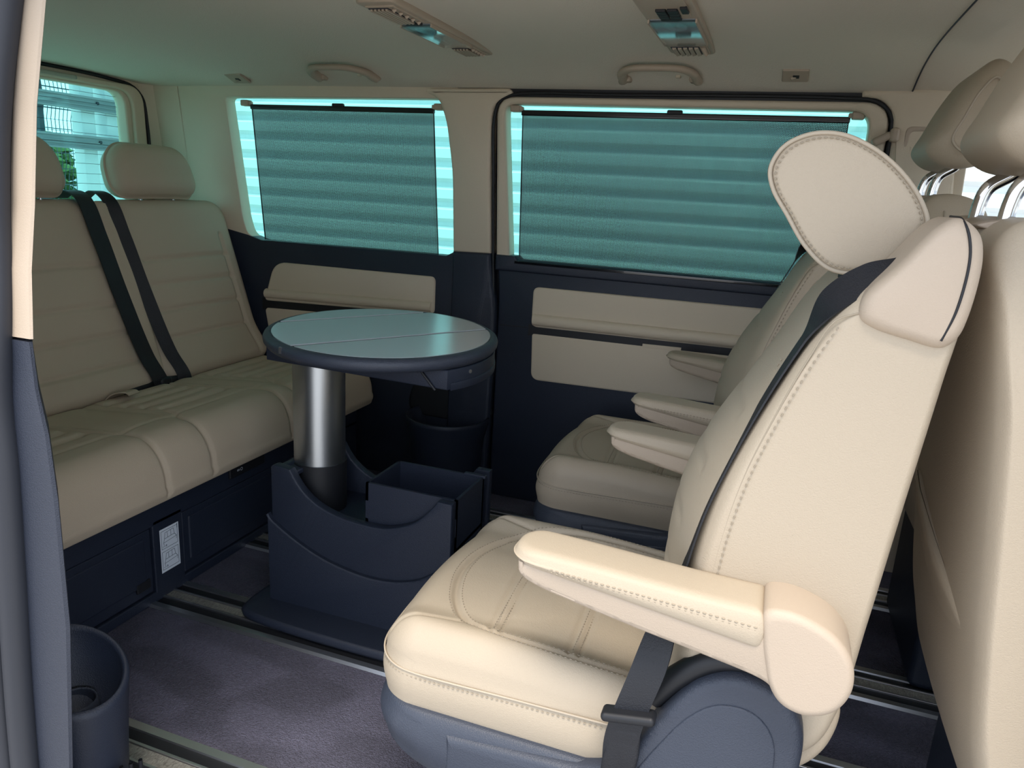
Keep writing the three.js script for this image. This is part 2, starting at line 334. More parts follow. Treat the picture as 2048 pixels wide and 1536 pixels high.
{ // shrubs and a strip of dry grass beyond the fence, and a pale hall
  const leafClump = (cx, cy, cz, rx, ry, rz, n) => {
    const out = []; for (let i = 0; i < n; i++) {
      const a = rnd() * 6.283, b = Math.acos(2 * rnd() - 1), q = Math.pow(rnd(), 0.35), s = 0.1 + 0.1 * rnd();
      const g = new THREE.OctahedronGeometry(s, 0).scale(1, 0.35, 0.7).rotateX(rnd() * 6).rotateY(rnd() * 6);
      out.push(g.translate(cx + rx * q * Math.sin(b) * Math.cos(a), cy + ry * q * Math.cos(b), cz + rz * q * Math.sin(b) * Math.sin(a)));
    } return out;
  };
  const shrubs = [[-12.5, 0.75, -10.6, 'bushy green shrub behind the fence, close to the right edge of the rear window'], [-12.8, 0.9, -8.4, 'bushy green shrub behind the fence beside the white post'], [-13.2, 0.6, -6.5, 'low green shrub behind the fence, left of the white posts']];
  for (const [x, h, z, l] of shrubs) {
    const t = thing('shrub', l, 'shrub', 'shrubs behind the fence');
    stuff(obj('foliage', leafClump(x, h, z, 0.8, 0.9, 0.8, 420), M.leaf, t)); obj('stem', cyl(x, -0.5, h, z, 0.05, 0.03, 8), M.dark, t);
  }
  const blades = []; for (let i = 0; i < 900; i++) { const x = -11.6 + rnd() * 0.8, z = -10.5 + rnd() * 6.5, h = 0.5 + rnd() * 0.5; blades.push(new THREE.ConeGeometry(0.03, h, 3).rotateZ((rnd() - 0.5) * 0.4).translate(x, -0.5 + h / 2, z)); }
  const gr = stuff(obj('dry_grass', blades, M.grass)); tag(gr, 'strip of dry yellow grass beyond the fence', 'grass');
  const hall = thing('distant_hall', 'pale grey hall with ribbed cladding far beyond the fence', 'building');
  obj('hall_wall', [box(-22, -20, -0.5, 2.3, -14, -4)], M.farGrey, hall);
  obj('hall_roof', [box(-22.2, -19.8, 2.3, 2.5, -14.2, -3.8)], M.whitePaint, hall);
  const ribs = []; for (let i = 0; i < 34; i++) ribs.push(box(-20.0, -19.95, -0.5, 2.3, -14 + i * 0.3, -13.9 + i * 0.3)); stuff(obj('cladding_ribs', ribs, M.galv, hall));
}

// ---------------------------------------------------------------- van shell
const FLOOR = struct(obj('floor', box(-2.26, 1.75, -0.07, 0, -0.87, 0.80), M.carpet), 'dark charcoal carpet with brushed patches on the van floor', 'floor');
obj('sill', [box(-0.92, 0.36, -0.2, -0.008, 0.80, 0.86, 0.01)], M.dark, FLOOR);
const yc = (x, z) => 1.345 + lerp(0.072, 0.012, sstep(-1.5, -2.2, x)) * (1 - Math.pow(Math.min(1, Math.abs(z) / 0.735), 5)) - 0.003 * sstep(-1.9, -2.2, x);
const CEIL = struct(obj('ceiling', [grid(60, 40, (u, v) => { const x = lerp(-2.24, 0.268, u), z = lerp(0.80, -0.80, v); return [x, yc(x, z), z]; })], M.headliner), 'beige grey fabric headliner over the rear cabin', 'ceiling');
obj('front_headliner', grid(20, 40, (u, v) => { const x = lerp(0.262, 1.02, u), z = lerp(0.80, -0.80, v); return [x, yc(x, z) + 0.005 - 0.03 * u, z]; }), M.headliner, CEIL);
obj('headliner_seam', tube(Array.from({ length: 17 }, (_, i) => { const z = lerp(-0.72, 0.72, i / 16); return [0.266, yc(0.266, z) - 0.0005, z]; }), 0.002, 80, 6), M.dark, CEIL);
obj('roof_skin', box(-2.3, 1.05, 1.435, 1.46, -0.84, 0.88), M.paint, CEIL);

const W1 = [[-1.89, 1.312], [-1.062, 1.318], [-1.033, 0.828], [-1.86, 0.824]], W2 = [[-0.842, 1.306], [0.182, 1.304], [0.182, 0.834], [-0.818, 0.832]];
{ // far side, rear quarter
  const g = structGroup('wall_left', 'left side wall of the rear cabin with dark lower panel', 'wall');
  obj('lower_panel', plate(roundShape([[-2.24, 0], [-0.876, 0], [-0.882, 0.846], [-1.02, 0.842], [-1.05, 0.826], [-1.80, 0.822], [-1.86, 0.838], [-1.97, 0.859], [-2.24, 0.88]], 0.006), -0.06, 0, 0.004), M.dark, g);
  obj('upper_trim', plate(roundShape([[-2.11, 0.80], [-1.80, 0.80], [-1.83, 0.826], [-1.862, 0.845], [-1.875, 0.90], [-1.89, 1.312], [-1.0, 1.318], [-1.0, 1.36], [-2.11, 1.36]], [0.003, 0.003, 0.01, 0.02, 0.02, 0.02, 0.003, 0.003, 0.003]), -0.055, -0.002, 0.003), M.trim, g);
  const inset = obj('upper_inset', plate(roundShape([[-1.79, 0.60], [-1.085, 0.622], [-1.085, 0.752], [-1.74, 0.748]], [0.02, 0.02, 0.02, 0.05]), -0.01, 0.008, 0.006), M.trim, g);
  part(inset, 'beige padded inset panel with a lower roll');
  obj('inset_roll', tube([[-1.78, 0.628, zw(0.6) + 0.004], [-1.45, 0.637, zw(0.6) + 0.006], [-1.095, 0.648, zw(0.6) + 0.004]], 0.018, 30, 12), M.trim, inset);
  obj('lower_inset', plate(roundShape([[-1.76, 0.40], [-1.09, 0.42], [-1.09, 0.598], [-1.79, 0.574]], 0.02), -0.01, 0.004, 0.004), M.trim, g);
  obj('inset_gap', plate(roundShape([[-1.80, 0.565], [-1.075, 0.588], [-1.075, 0.63], [-1.80, 0.61]], 0.005), -0.004, 0.003), M.black, g);
  // pillar trim between the two windows, flared into the headliner
  const c = obj('pillar_trim', plate(roundShape([[-1.02, 0.842], [-0.885, 0.846], [-0.888, 1.10], [-0.884, 1.27], [-0.872, 1.305], [-0.815, 1.334], [-0.825, 1.348], [-1.09, 1.346], [-1.11, 1.337], [-1.06, 1.315], [-1.036, 1.25], [-1.018, 1.10]], [0.003, 0.003, 0.02, 0.03, 0.03, 0.01, 0.01, 0.03, 0.01, 0.02, 0.03, 0.05]), -0.05, 0.012, 0.010), M.trim, g);
  part(c, 'beige pillar cover between the two side windows');
  obj('lower_pillar', plate(roundShape([[-1.02, 0.0], [-0.862, 0.0], [-0.855, 0.66], [-0.874, 0.76], [-0.885, 0.848], [-1.02, 0.844]], [0.01, 0.02, 0.05, 0.05, 0.004, 0.004]), -0.03, 0.018, 0.014), M.dark, g);
  // rear corner pillar: a facet turned to the tailgate
  const dp = (x, z, x2, z2, n) => obj(n, grid(4, 20, (u, v) => { const y = lerp(0.3, 1.36, v), o = (zw(y) + 0.80); return [lerp(x, x2, u), y, lerp(z, z2, u) + o]; }), M.trim, g);
  dp(-2.235, -0.74, -2.185, -0.785, 'corner_facet'); dp(-2.185, -0.785, -2.09, -0.80, 'corner_side');
  // storage bulge with two cup holders at the foot of the pillar
  const bin = obj('cup_holder_bin', new THREE.LatheGeometry([[0.115, 0.0], [0.122, 0.1], [0.13, 0.21], [0.145, 0.27], [0.146, 0.285], [0.138, 0.287], [0.128, 0.27], [0.118, 0.222], [0.0, 0.22]].map((q) => new THREE.Vector2(...q)), 40).translate(-1.0, 0, -0.75), M.dark, g);
  part(bin, 'dark round storage bin with two cup wells low on the far wall');
  for (const [x, z] of [[-1.05, -0.70], [-0.955, -0.70]]) obj('cup_well', new THREE.LatheGeometry([[0.034, 0.19], [0.036, 0.232], [0.04, 0.236], [0.044, 0.222]].map((q) => new THREE.Vector2(...q)), 24).translate(x, 0, z), M.shell, bin);
  obj('bin_hood', blob({ pts: [[-1.17, 0.27], [-1.16, 0.36], [-1.12, 0.395], [-1.0, 0.40], [-0.90, 0.37], [-0.855, 0.29]], z0: -0.82, z1: -0.79, e: 0.012, n: 50 }), M.black, g);
}
{ // far side sliding door
  const d = structGroup('door_1', 'left sliding door with beige window frame and dark lower panel', 'door');
  obj('lower_panel', plate(roundShape([[-0.852, 0.0], [0.245, 0.0], [0.245, 0.82], [-0.862, 0.82], [-0.852, 0.70]], [0.02, 0.02, 0.004, 0.01, 0.06]), -0.06, 0.0, 0.006), M.dark, d);
  obj('sill_ledge', [plate(roundShape([[-0.868, 0.795], [0.235, 0.795], [0.235, 0.834], [-0.79, 0.834], [-0.80, 0.846], [-0.868, 0.846]], 0.006), -0.055, 0.012, 0.008)], M.dark, d);
  obj('blind_slot', [plate(roundShape([[-0.80, 0.822], [0.20, 0.822], [0.20, 0.831], [-0.80, 0.831]], 0.003), 0.004, 0.016, 0.002)], M.gloss, d);
  const frame = obj('window_frame', plate(roundShape([[-0.868, 0.835], [-0.822, 0.835], [-0.842, 1.306], [0.182, 1.304], [0.182, 0.835], [0.228, 0.835], [0.228, 1.326], [-0.868, 1.326]], [0.002, 0.002, 0.035, 0.05, 0.002, 0.002, 0.07, 0.06]), -0.055, 0.004, 0.008), M.trim, d);
  part(frame, 'beige moulded frame round the door window');
  obj('door_rebate', [plate(roundShape([[-0.90, 0.0], [-0.83, 0.0], [-0.84, 0.83], [-0.90, 0.83]], 0.002), -0.075, -0.05), plate(roundShape([[-0.90, 0.83], [-0.85, 0.83], [-0.85, 1.35], [-0.90, 1.35]], 0.002), -0.075, -0.04), plate(roundShape([[-0.90, 1.315], [0.27, 1.315], [0.27, 1.40], [-0.90, 1.40]], 0.002), -0.075, -0.045), plate(roundShape([[0.215, 0.0], [0.27, 0.0], [0.27, 0.83], [0.215, 0.83]], 0.002), -0.075, -0.045), plate(roundShape([[0.215, 0.83], [0.27, 0.83], [0.27, 1.35], [0.215, 1.35]], 0.002), -0.075, -0.045)], M.black, d);
  const zs = (y, o = 0.004) => zw(y) + o;
  obj('door_seal', tube([[-0.868, 0.02, zs(0)], [-0.862, 0.62, zs(0.6)], [-0.872, 0.74, zs(0.74)], [-0.878, 0.85, zs(0.85)], [-0.878, 1.1, zs(1.1)], [-0.876, 1.26, zs(1.26)], [-0.858, 1.312, zs(1.312)], [-0.81, 1.331, zs(1.331)], [-0.5, 1.334, zs(1.334)], [0.10, 1.334, zs(1.334)], [0.19, 1.326, zs(1.326)], [0.228, 1.295, zs(1.295)], [0.236, 1.22, zs(1.22)], [0.24, 0.9, zs(0.9)], [0.24, 0.02, zs(0)]], 0.005, 160, 8), M.black, d);
  obj('header_gap', plate(roundShape([[-0.83, 1.322], [0.20, 1.322], [0.20, 1.352], [-0.83, 1.352]], 0.003), -0.035, -0.006), M.black, d);
  const up = obj('upper_inset', plate(roundShape([[-0.732, 0.620], [0.20, 0.628], [0.20, 0.756], [-0.732, 0.752]], 0.022), -0.01, 0.008, 0.006), M.trim, d);
  obj('inset_roll', tube([[-0.725, 0.645, zs(0, 0.004)], [-0.3, 0.648, zs(0, 0.006)], [0.19, 0.652, zs(0, 0.004)]], 0.02, 30, 12), M.trim, up);
  obj('lower_inset', plate(roundShape([[-0.722, 0.440], [0.20, 0.452], [0.20, 0.606], [-0.728, 0.598]], [0.03, 0.02, 0.01, 0.01]), -0.01, 0.005, 0.005), M.trim, d);
  obj('inset_gap', plate(roundShape([[-0.742, 0.59], [0.20, 0.60], [0.20, 0.632], [-0.742, 0.628]], 0.005), -0.006, 0.003), M.black, d);
  obj('pull_slot', plate(roundShape([[-0.36, 0.596], [-0.24, 0.598], [-0.24, 0.610], [-0.36, 0.608]], 0.003), 0.002, 0.006, 0.001), M.trim, d);
  obj('panel_joint', plate(roundShape([[-0.845, 0.612], [-0.745, 0.614], [-0.745, 0.617], [-0.845, 0.615]], 0.001), -0.002, 0.001), M.black, d);
  obj('window_catch', [new RoundedBoxGeometry(0.05, 0.02, 0.03, 2, 0.008).rotateZ(0.5).translate(0.215, 1.235, zs(1.235, 0.02)), new RoundedBoxGeometry(0.022, 0.035, 0.035, 2, 0.008).translate(0.243, 1.245, zs(1.245, 0.02))], M.beige, d);
}
{ // far pillar behind the driver and the cab door
  const g = structGroup('wall_left_front', 'beige left door pillar beside the driver seat', 'wall');
  obj('pillar_trim', plate(roundShape([[0.238, 0.0], [0.43, 0.0], [0.43, 0.95], [0.405, 1.14], [0.38, 1.30], [0.36, 1.362], [0.15, 1.352], [0.152, 1.337], [0.20, 1.333], [0.232, 1.30], [0.241, 1.22]], [0.01, 0.01, 0.02, 0.05, 0.05, 0.02, 0.02, 0.008, 0.03, 0.03, 0.02]), -0.05, 0.012, 0.010), M.trim, g);
  const adj = obj('belt_adjuster', plate(hole(roundShape([[0.268, 1.06], [0.33, 1.06], [0.33, 1.268], [0.268, 1.268]], 0.018), [[0.28, 1.075], [0.318, 1.075], [0.318, 1.255], [0.28, 1.255]], 0.01), 0.0, 0.018, 0.004), M.beige, g);
  obj('belt_guide', plate(roundShape([[0.284, 1.17], [0.316, 1.17], [0.316, 1.22], [0.284, 1.22]], 0.006), 0.004, 0.02, 0.004), M.trim, adj);
  const cab = hole(roundShape([[0.43, 0.0], [1.62, 0.0], [1.62, 0.92], [0.98, 1.362], [0.35, 1.362], [0.40, 1.14], [0.425, 0.95]], 0.01), [[0.445, 0.90], [1.40, 0.90], [0.98, 1.27], [0.42, 1.29]], 0.04);
  obj('cab_door', plate(cab, -0.06, 0.0, 0.004), M.trim, g);
}
{ // tailgate
  const g = structGroup('wall_back', 'tailgate with beige trim round the rear window', 'wall');
  const turn = (geo) => geo.rotateY(Math.PI / 2); // x,y,d -> d,y,-x
  const s = hole(roundShape([[-0.80, 0.0], [0.80, 0.0], [0.80, 1.43], [-0.80, 1.43]], 0.01), [[-0.64, 0.80], [0.64, 0.80], [0.625, 1.307], [-0.625, 1.307]], 0.05);
  obj('frame_panel', turn(ext(s, 0, 0.05, 0.006)).translate(-2.27, 0, 0), M.trim, g);
  const lip = hole(roundShape([[-0.705, 0.74], [0.705, 0.74], [0.695, 1.333], [-0.695, 1.333]], 0.07), [[-0.66, 0.78], [0.66, 0.78], [0.645, 1.314], [-0.645, 1.314]], 0.06);
  obj('window_lip', turn(ext(lip, 0, 0.02, 0.006)).translate(-2.225, 0, 0), M.trim, g);
  const zz = (k) => k * 0.712;
  obj('tailgate_seal', tube([[-2.214, 0.3, -0.715], [-2.214, 1.2, -0.712], [-2.214, 1.29, -0.70], [-2.214, 1.328, -0.66], [-2.214, 1.343, -0.55], [-2.214, 1.347, 0], [-2.214, 1.343, 0.55], [-2.214, 1.328, 0.66], [-2.214, 1.2, 0.712]], 0.006, 120, 8), M.black, g);
  obj('tailgate_latch_light', [box(-2.215, -2.195, 1.318, 1.330, -0.42, -0.28, 0.004)], M.lens, g);
}
struct(obj('window_3', box(-2.262, -2.256, 0.79, 1.315, -0.65, 0.65), M.tint), 'green tinted rear window behind the bench', 'window');
{ // heater wires and wiper on the tailgate glass
  const wires = []; for (let i = 0; i < 14; i++) { const y = 0.86 + i * 0.033; wires.push(box(-2.2555, -2.2545, y, y + 0.0012, -0.62, 0.62)); }
  const t = thing('rear_wiper', 'black wiper arm hanging outside the rear window', 'wiper');
  obj('arm', tube([[-2.30, 1.16, 0.02], [-2.31, 1.08, -0.14], [-2.31, 1.0, -0.27]], 0.009, 20, 6), M.black, t); obj('blade', tube([[-2.285, 1.20, -0.02], [-2.29, 1.10, -0.16], [-2.28, 0.93, -0.27]], 0.006, 20, 6), M.black, t);
  struct(obj('trim_1', wires, M.dark), 'fine heater wires across the rear window glass', 'heater wires');
}
{ // near side: rear quarter and cab door, outside the frame except for the door opening's edge
  const g = structGroup('wall_right', 'right side wall behind the sliding door opening', 'wall');
  obj('lower_panel', plate(roundShape([[-2.24, 0], [-0.97, 0], [-0.97, 0.84], [-2.24, 0.84]], 0.006), -0.06, 0.0, 0.004, -1), M.dark, g);
  obj('upper_trim', plate(hole(roundShape([[-2.24, 0.80], [-1.02, 0.80], [-1.02, 1.37], [-2.24, 1.37]], 0.004), W1.map(([x, y]) => [x - 0.06, y]), 0.05), -0.06, 0.0, 0.003, -1), M.trim, g);
  const c = structGroup('wall_right_front', 'right cab door and pillar beside the passenger seat', 'wall');
  obj('cab_door', plate(hole(roundShape([[0.42, 0.0], [1.62, 0.0], [1.62, 0.92], [0.98, 1.37], [0.42, 1.37]], 0.01), [[0.50, 0.90], [1.40, 0.90], [0.98, 1.27], [0.50, 1.29]], 0.04), -0.06, 0.0, 0.004, -1), M.trim, c);
  obj('painted_skin', plate(hole(roundShape([[0.42, -0.3], [1.62, -0.3], [1.62, 0.92], [0.98, 1.37], [0.42, 1.37]], 0.01), [[0.50, 0.90], [1.40, 0.90], [0.98, 1.27], [0.50, 1.29]], 0.04), -0.085, -0.061, 0.004, -1), M.paint, c);
  const f = structGroup('wall_front', 'dashboard bulkhead below the windscreen', 'wall');
  obj('bulkhead', box(1.55, 1.75, 0, 0.9, -0.80, 0.80, 0.02), M.dark, f);
  obj('dashboard', blob({ pts: [[1.2, 0.5], [1.15, 0.7], [1.2, 0.82], [1.4, 0.9], [1.6, 0.9], [1.6, 0.5]], z0: -0.76, z1: 0.76, e: 0.03, n: 60 }), M.dark, f);
}
const paneOn = (pts, d, side = 1) => plate(roundShape(pts.map(([x, y]) => [x, y]), 0.04), d - 0.005, d, 0, side);
const grow = (pts, m) => { const cx = pts.reduce((s, q) => s + q[0], 0) / pts.length, cy = pts.reduce((s, q) => s + q[1], 0) / pts.length; return pts.map(([x, y]) => [x + Math.sign(x - cx) * m, y + Math.sign(y - cy) * m]); };
struct(obj('window_1', paneOn(grow(W1, 0.012), -0.052), M.tint), 'green tinted rear side window behind a mesh blind', 'window');
struct(obj('window_2', paneOn(grow(W2, 0.012), -0.052), M.tint), 'green tinted sliding door window behind a mesh blind', 'window');
struct(obj('window_4', paneOn([[0.43, 0.88], [1.42, 0.88], [0.99, 1.285], [0.41, 1.30]], -0.05), M.clear), 'clear cab door window beside the driver seat', 'window');
struct(obj('window_5', paneOn([[0.49, 0.88], [1.42, 0.88], [0.99, 1.285], [0.49, 1.30]], -0.05, -1), M.clear), 'clear cab door window beside the passenger seat', 'window');
struct(obj('window_6', paneOn(grow(W1, 0.012), -0.052, -1), M.tint), 'green tinted window in the right rear wall', 'window');
struct(obj('window_7', grid(2, 2, (u, v) => [lerp(1.0, 1.68, u), lerp(1.36, 0.90, u), lerp(0.74, -0.74, v)]), M.clear), 'clear windscreen ahead of the front seats', 'window');
{ // door opening's rear edge: beige cover above, dark cover below, rubber seal and painted body beside it
  const loft = (secs, sl = 0, n = 24) => { // secs: [y, x0, x1, z0, z1, r]
    const p = [], ix = [], K = [];
    for (const [y, x0, x1, z0, z1, r] of secs) {
      const sh = roundShape([[x0 - sl, z0], [x1 - sl, z0], [x1, z1], [x0, z1]], r).getSpacedPoints(n * 2);
      K.push(sh.slice(0, n * 2).map((q) => { p.push(q.x, y, q.y); return p.length / 3 - 1; }));
    }
    for (let k = 0; k + 1 < K.length; k++) for (let i = 0; i < n * 2; i++) { const j = (i + 1) % (n * 2); ix.push(K[k][i], K[k + 1][j], K[k][j], K[k][i], K[k + 1][i], K[k + 1][j]); }
    for (const [L, f] of [[K[0], 1], [K[K.length - 1], -1]]) for (let i = 1; i + 1 < L.length; i++) f > 0 ? ix.push(L[0], L[i], L[i + 1]) : ix.push(L[0], L[i + 1], L[i]);
    const g = new THREE.BufferGeometry(); g.setAttribute('position', new THREE.Float32BufferAttribute(p, 3)); g.setIndex(ix); g.computeVertexNormals(); return toCreasedNormals(g, 0.7);
  };
  const g = structGroup('trim_2', 'rear edge of the door opening, beige cover above dark cover', 'trim');
  part(obj('upper_cover', loft([[0.836, -0.906, -0.860, 0.80, 0.842, 0.010], [0.92, -0.914, -0.868, 0.786, 0.828, 0.010], [1.0, -0.922, -0.876, 0.766, 0.808, 0.010], [1.12, -0.924, -0.878, 0.748, 0.79, 0.010], [1.25, -0.908, -0.862, 0.733, 0.775, 0.010], [1.38, -0.88, -0.83, 0.723, 0.765, 0.010]], 0.058), M.beige, g), 'beige upper pillar cover');
  part(obj('lower_cover', loft([[-0.02, -0.955, -0.885, 0.80, 0.845, 0.014], [0.18, -0.95, -0.873, 0.80, 0.845, 0.014], [0.43, -0.94, -0.846, 0.80, 0.845, 0.014], [0.62, -0.93, -0.843, 0.80, 0.845, 0.014], [0.71, -0.925, -0.847, 0.80, 0.845, 0.014], [0.77, -0.922, -0.857, 0.80, 0.845, 0.014], [0.832, -0.915, -0.861, 0.80, 0.843, 0.012]], 0.058), M.pillar, g), 'dark grey lower pillar cover');
  const sealPath = (dx, dz) => [[-0.972, -0.05], [-0.958, 0.25], [-0.938, 0.5], [-0.926, 0.66], [-0.924, 0.74], [-0.914, 0.83], [-0.920, 0.92], [-0.928, 1.0], [-0.929, 1.12], [-0.913, 1.25], [-0.884, 1.38]].map(([x, y]) => [x + dx, y, (y < 0.84 ? 0.852 : lerp(0.85, 0.775, clamp((y - 0.83) / 0.5))) + dz]);
  obj('rubber_seal', [tube(sealPath(0, 0), 0.019, 90, 12), tube(sealPath(-0.03, 0.008), 0.014, 90, 10), tube(sealPath(-0.052, 0.012), 0.014, 90, 10)], M.rubber, g);
  obj('painted_body', loft([[-0.3, -2.2, -1.02, 0.80, 0.90, 0.02], [0.25, -2.2, -1.0, 0.81, 0.905, 0.02], [0.6, -2.2, -0.965, 0.81, 0.905, 0.02], [0.83, -2.2, -0.96, 0.80, 0.90, 0.02], [1.05, -2.2, -0.97, 0.78, 0.865, 0.02], [1.40, -2.2, -0.92, 0.73, 0.80, 0.02]]), M.paint, g);
  // pocket with cup well at the foot of the near wall
  const bin = obj('cup_holder_bin', [new THREE.LatheGeometry([[0.066, 0.012], [0.070, 0.10], [0.075, 0.18], [0.080, 0.236], [0.080, 0.244], [0.075, 0.249], [0.069, 0.242], [0.062, 0.17], [0.0, 0.15]].map((q) => new THREE.Vector2(...q)), 48).applyMatrix4(new THREE.Matrix4().set(1.1, 0, 0, -0.998, -0.45, 1, -0.15, 0.005, 0, 0, 1, 0.735, 0, 0, 0, 1))], M.dark, g);
  const rb = []; for (let k = 0; k < 9; k++) rb.push(tube([[-0.958 + 0.008 * k, 0.02, 0.805 - 0.012 * k], [-0.955 + 0.008 * k, 0.09, 0.808 - 0.012 * k]], 0.0035, 4, 6));
  obj('foot_ribs', rb, M.black, bin);
  part(bin, 'dark pocket with a round cup well at the foot of the door opening');
  obj('cup_well', [new THREE.LatheGeometry([[0.034, 0.10], [0.036, 0.19], [0.041, 0.196], [0.044, 0.18]].map((q) => new THREE.Vector2(...q)), 24).scale(0.85, 1, 0.85).translate(-1.0, -0.005, 0.735)], M.shell, bin);
}
function floorRail(c, label) {
  const t = thing('floor_rail', label, 'rail', 'aluminium rails let into the van floor'), x0 = -1.40, x1 = 0.95;
  obj('slot_liner', box(x0, x1, 0.0002, 0.003, c - 0.058, c + 0.058), M.black, t);
  for (const s of [-1, 1]) obj('edge_strip', ext(roundShape(s > 0 ? [[0.044, 0], [0.066, 0], [0.062, 0.007], [0.046, 0.006]] : [[-0.066, 0], [-0.044, 0], [-0.046, 0.006], [-0.062, 0.007]], 0.0015), x0, x1, 0).rotateY(-Math.PI / 2).translate(x1 + x0, 0, 0).applyMatrix4(new THREE.Matrix4().makeScale(1, 1, 1)).translate(0, 0.0005, c), M.alu, t);
  obj('channel', box(x0, x1, 0.0005, 0.0055, c - 0.013, c + 0.017), M.aluDirty, t);
  for (const s of [-0.017, 0.018]) obj('channel_lip', box(x0, x1, 0.0005, 0.008, c + s - 0.003, c + s + 0.003, 0.001), M.alu, t);
}
floorRail(0.182, 'aluminium floor rail running under the near edge of the table base');
floorRail(0.632, 'aluminium floor rail nearest the door opening');
floorRail(-0.172, 'aluminium floor rail just behind the table base');
floorRail(-0.612, 'aluminium floor rail closest to the far wall');

// ---------------------------------------------------------------- folding table
{
  const t = thing('folding_table', 'round grey-topped folding table on a brushed metal column', 'table');
  const scoop = [[-1.016, 0.381], [-0.985, 0.338], [-0.94, 0.306], [-0.88, 0.288], [-0.81, 0.282], [-0.75, 0.287], [-0.69, 0.312], [-0.65, 0.350], [-0.63, 0.377]];
  const side = (z0, z1) => { const s = new THREE.Shape(); s.moveTo(-1.07, 0.02); s.lineTo(-1.07, 0.377); s.quadraticCurveTo(-1.068, 0.386, -1.056, 0.386); s.lineTo(-1.016, 0.382); s.splineThru(scoop.slice(1).map((q) => new THREE.Vector2(...q))); s.lineTo(-0.594, 0.377); s.lineTo(-0.594, 0.02); s.closePath(); return ext(s, z0, z1, 0.004, 14); };
  const base = obj('base', [side(0.098, 0.122), side(-0.125, -0.101), box(-1.068, -1.045, 0.02, 0.378, -0.11, 0.11, 0.008), box(-1.06, -0.60, 0.02, 0.25, -0.11, 0.11)], M.dark, t);
  part(base, 'black plastic base with scooped sides');
  { // rounded deck the column stands in
    const deck = new THREE.Shape(); deck.moveTo(-1.066, -0.11); deck.quadraticCurveTo(-1.08, 0, -1.066, 0.11); deck.lineTo(-1.01, 0.11); deck.lineTo(-1.01, -0.11); deck.closePath();
    obj('deck', ext(deck, 0, 0.012, 0.003).rotateX(Math.PI / 2).translate(0, 0.372, 0), M.dark, base);
  }
  const ap = new THREE.Shape(); ap.moveTo(-1.074, 0.02); ap.lineTo(-1.074, 0.262); ap.splineThru([[-1.06, 0.245], [-1.0, 0.21], [-0.93, 0.18], [-0.86, 0.163], [-0.79, 0.156], [-0.72, 0.163], [-0.66, 0.185], [-0.61, 0.225], [-0.592, 0.245]].map((q) => new THREE.Vector2(...q))); ap.lineTo(-0.592, 0.02); ap.closePath();
  obj('apron', ext(ap, 0.118, 0.134, 0.004, 14), M.dark, base);
  const sk = obj('skirt', blob({ pts: [[-1.115, -0.19], [-1.09, -0.205], [-0.85, -0.22], [-0.60, -0.205], [-0.565, -0.18], [-0.555, 0], [-0.565, 0.16], [-0.60, 0.185], [-0.85, 0.20], [-1.09, 0.175], [-1.115, 0.16], [-1.12, 0]], z0: 0.009, z1: 0.034, e: 0.012, n: 90, rings: 12, nw: 2, warp: (x, y, z) => [x, z, -y] }), M.dark, base);
  const w = 0.007, X0 = -0.824, X1 = -0.593, Z0 = -0.064, Z1 = 0.098;
  part(obj('bin', [box(X0, X0 + w, 0.2, 0.378, Z0, Z1), box(X1 - w, X1, 0.2, 0.378, Z0, Z1), box(X0, X1, 0.2, 0.378, Z0, Z0 + w), box(X0, X1, 0.2, 0.378, Z1 - w, Z1), box(X0, X1, 0.25, 0.258, Z0, Z1), box(X1 - 0.05, X1 + 0.006, 0.374, 0.382, Z0 - 0.004, Z0 + 0.008, 0.002)], M.dark, base), 'open square bin in the base');
  const cx = -1.007, cz = 0.010;
  part(obj('column_collar', cyl(cx, 0.24, 0.375, cz, 0.066), M.black, t), 'black collar under the column');
  part(obj('column', cyl(cx, 0.33, 0.66, cz, 0.0625, 0.0625, 64), M.column, t), 'brushed aluminium column');
  // top, sagging a little towards the door
  const R = 0.279, Mt = new THREE.Matrix4().makeTranslation(-0.872, 0.706, -0.062).multiply(new THREE.Matrix4().makeRotationAxis(V(0.87, 0, -0.49).normalize(), 0.034));
  const top = obj('table_top', new THREE.LatheGeometry([[0.0, -0.034], [R - 0.03, -0.034], [R - 0.008, -0.03], [R - 0.001, -0.02], [R, -0.012], [R - 0.003, -0.005], [R - 0.010, -0.001], [R - 0.017, 0.0], [R - 0.019, -0.004], [0, -0.004]].map((q) => new THREE.Vector2(...q)), 96).applyMatrix4(Mt), M.shell, t);
  obj('joint_bed', new THREE.CylinderGeometry(R - 0.0195, R - 0.0195, 0.002, 64).translate(0, -0.003, 0).applyMatrix4(Mt), M.black, top);
  part(top, 'round top with a rolled dark rim');
  const band = (t0, t1) => {
    const r = R - 0.020, a = [], b = [], n = [0.81, 0.587];
    for (let k = 0; k <= 40; k++) { const q = lerp(t0, t1, 0.5 - 0.5 * Math.cos(k / 40 * Math.PI)), h = Math.sqrt(Math.max(0, r * r - q * q)); a.push([q * n[0] - h * n[1], q * n[1] + h * n[0]]); b.push([q * n[0] + h * n[1], q * n[1] - h * n[0]]); }
    const s = new THREE.Shape(); [...a, ...b.reverse()].forEach((q, i) => i ? s.lineTo(q[0], -q[1]) : s.moveTo(q[0], -q[1]));
    return ext(s, 0, 0.004, 0).rotateX(-Math.PI / 2).translate(0, -0.0035, 0).applyMatrix4(Mt);
  };
  const r = R - 0.0201;
  for (const [a, b] of [[-r, -0.169], [-0.156, 0.068], [0.081, r]]) part(obj('top_panel', band(a, b), M.tabletop, top), 'grey laminate panel of the table top');
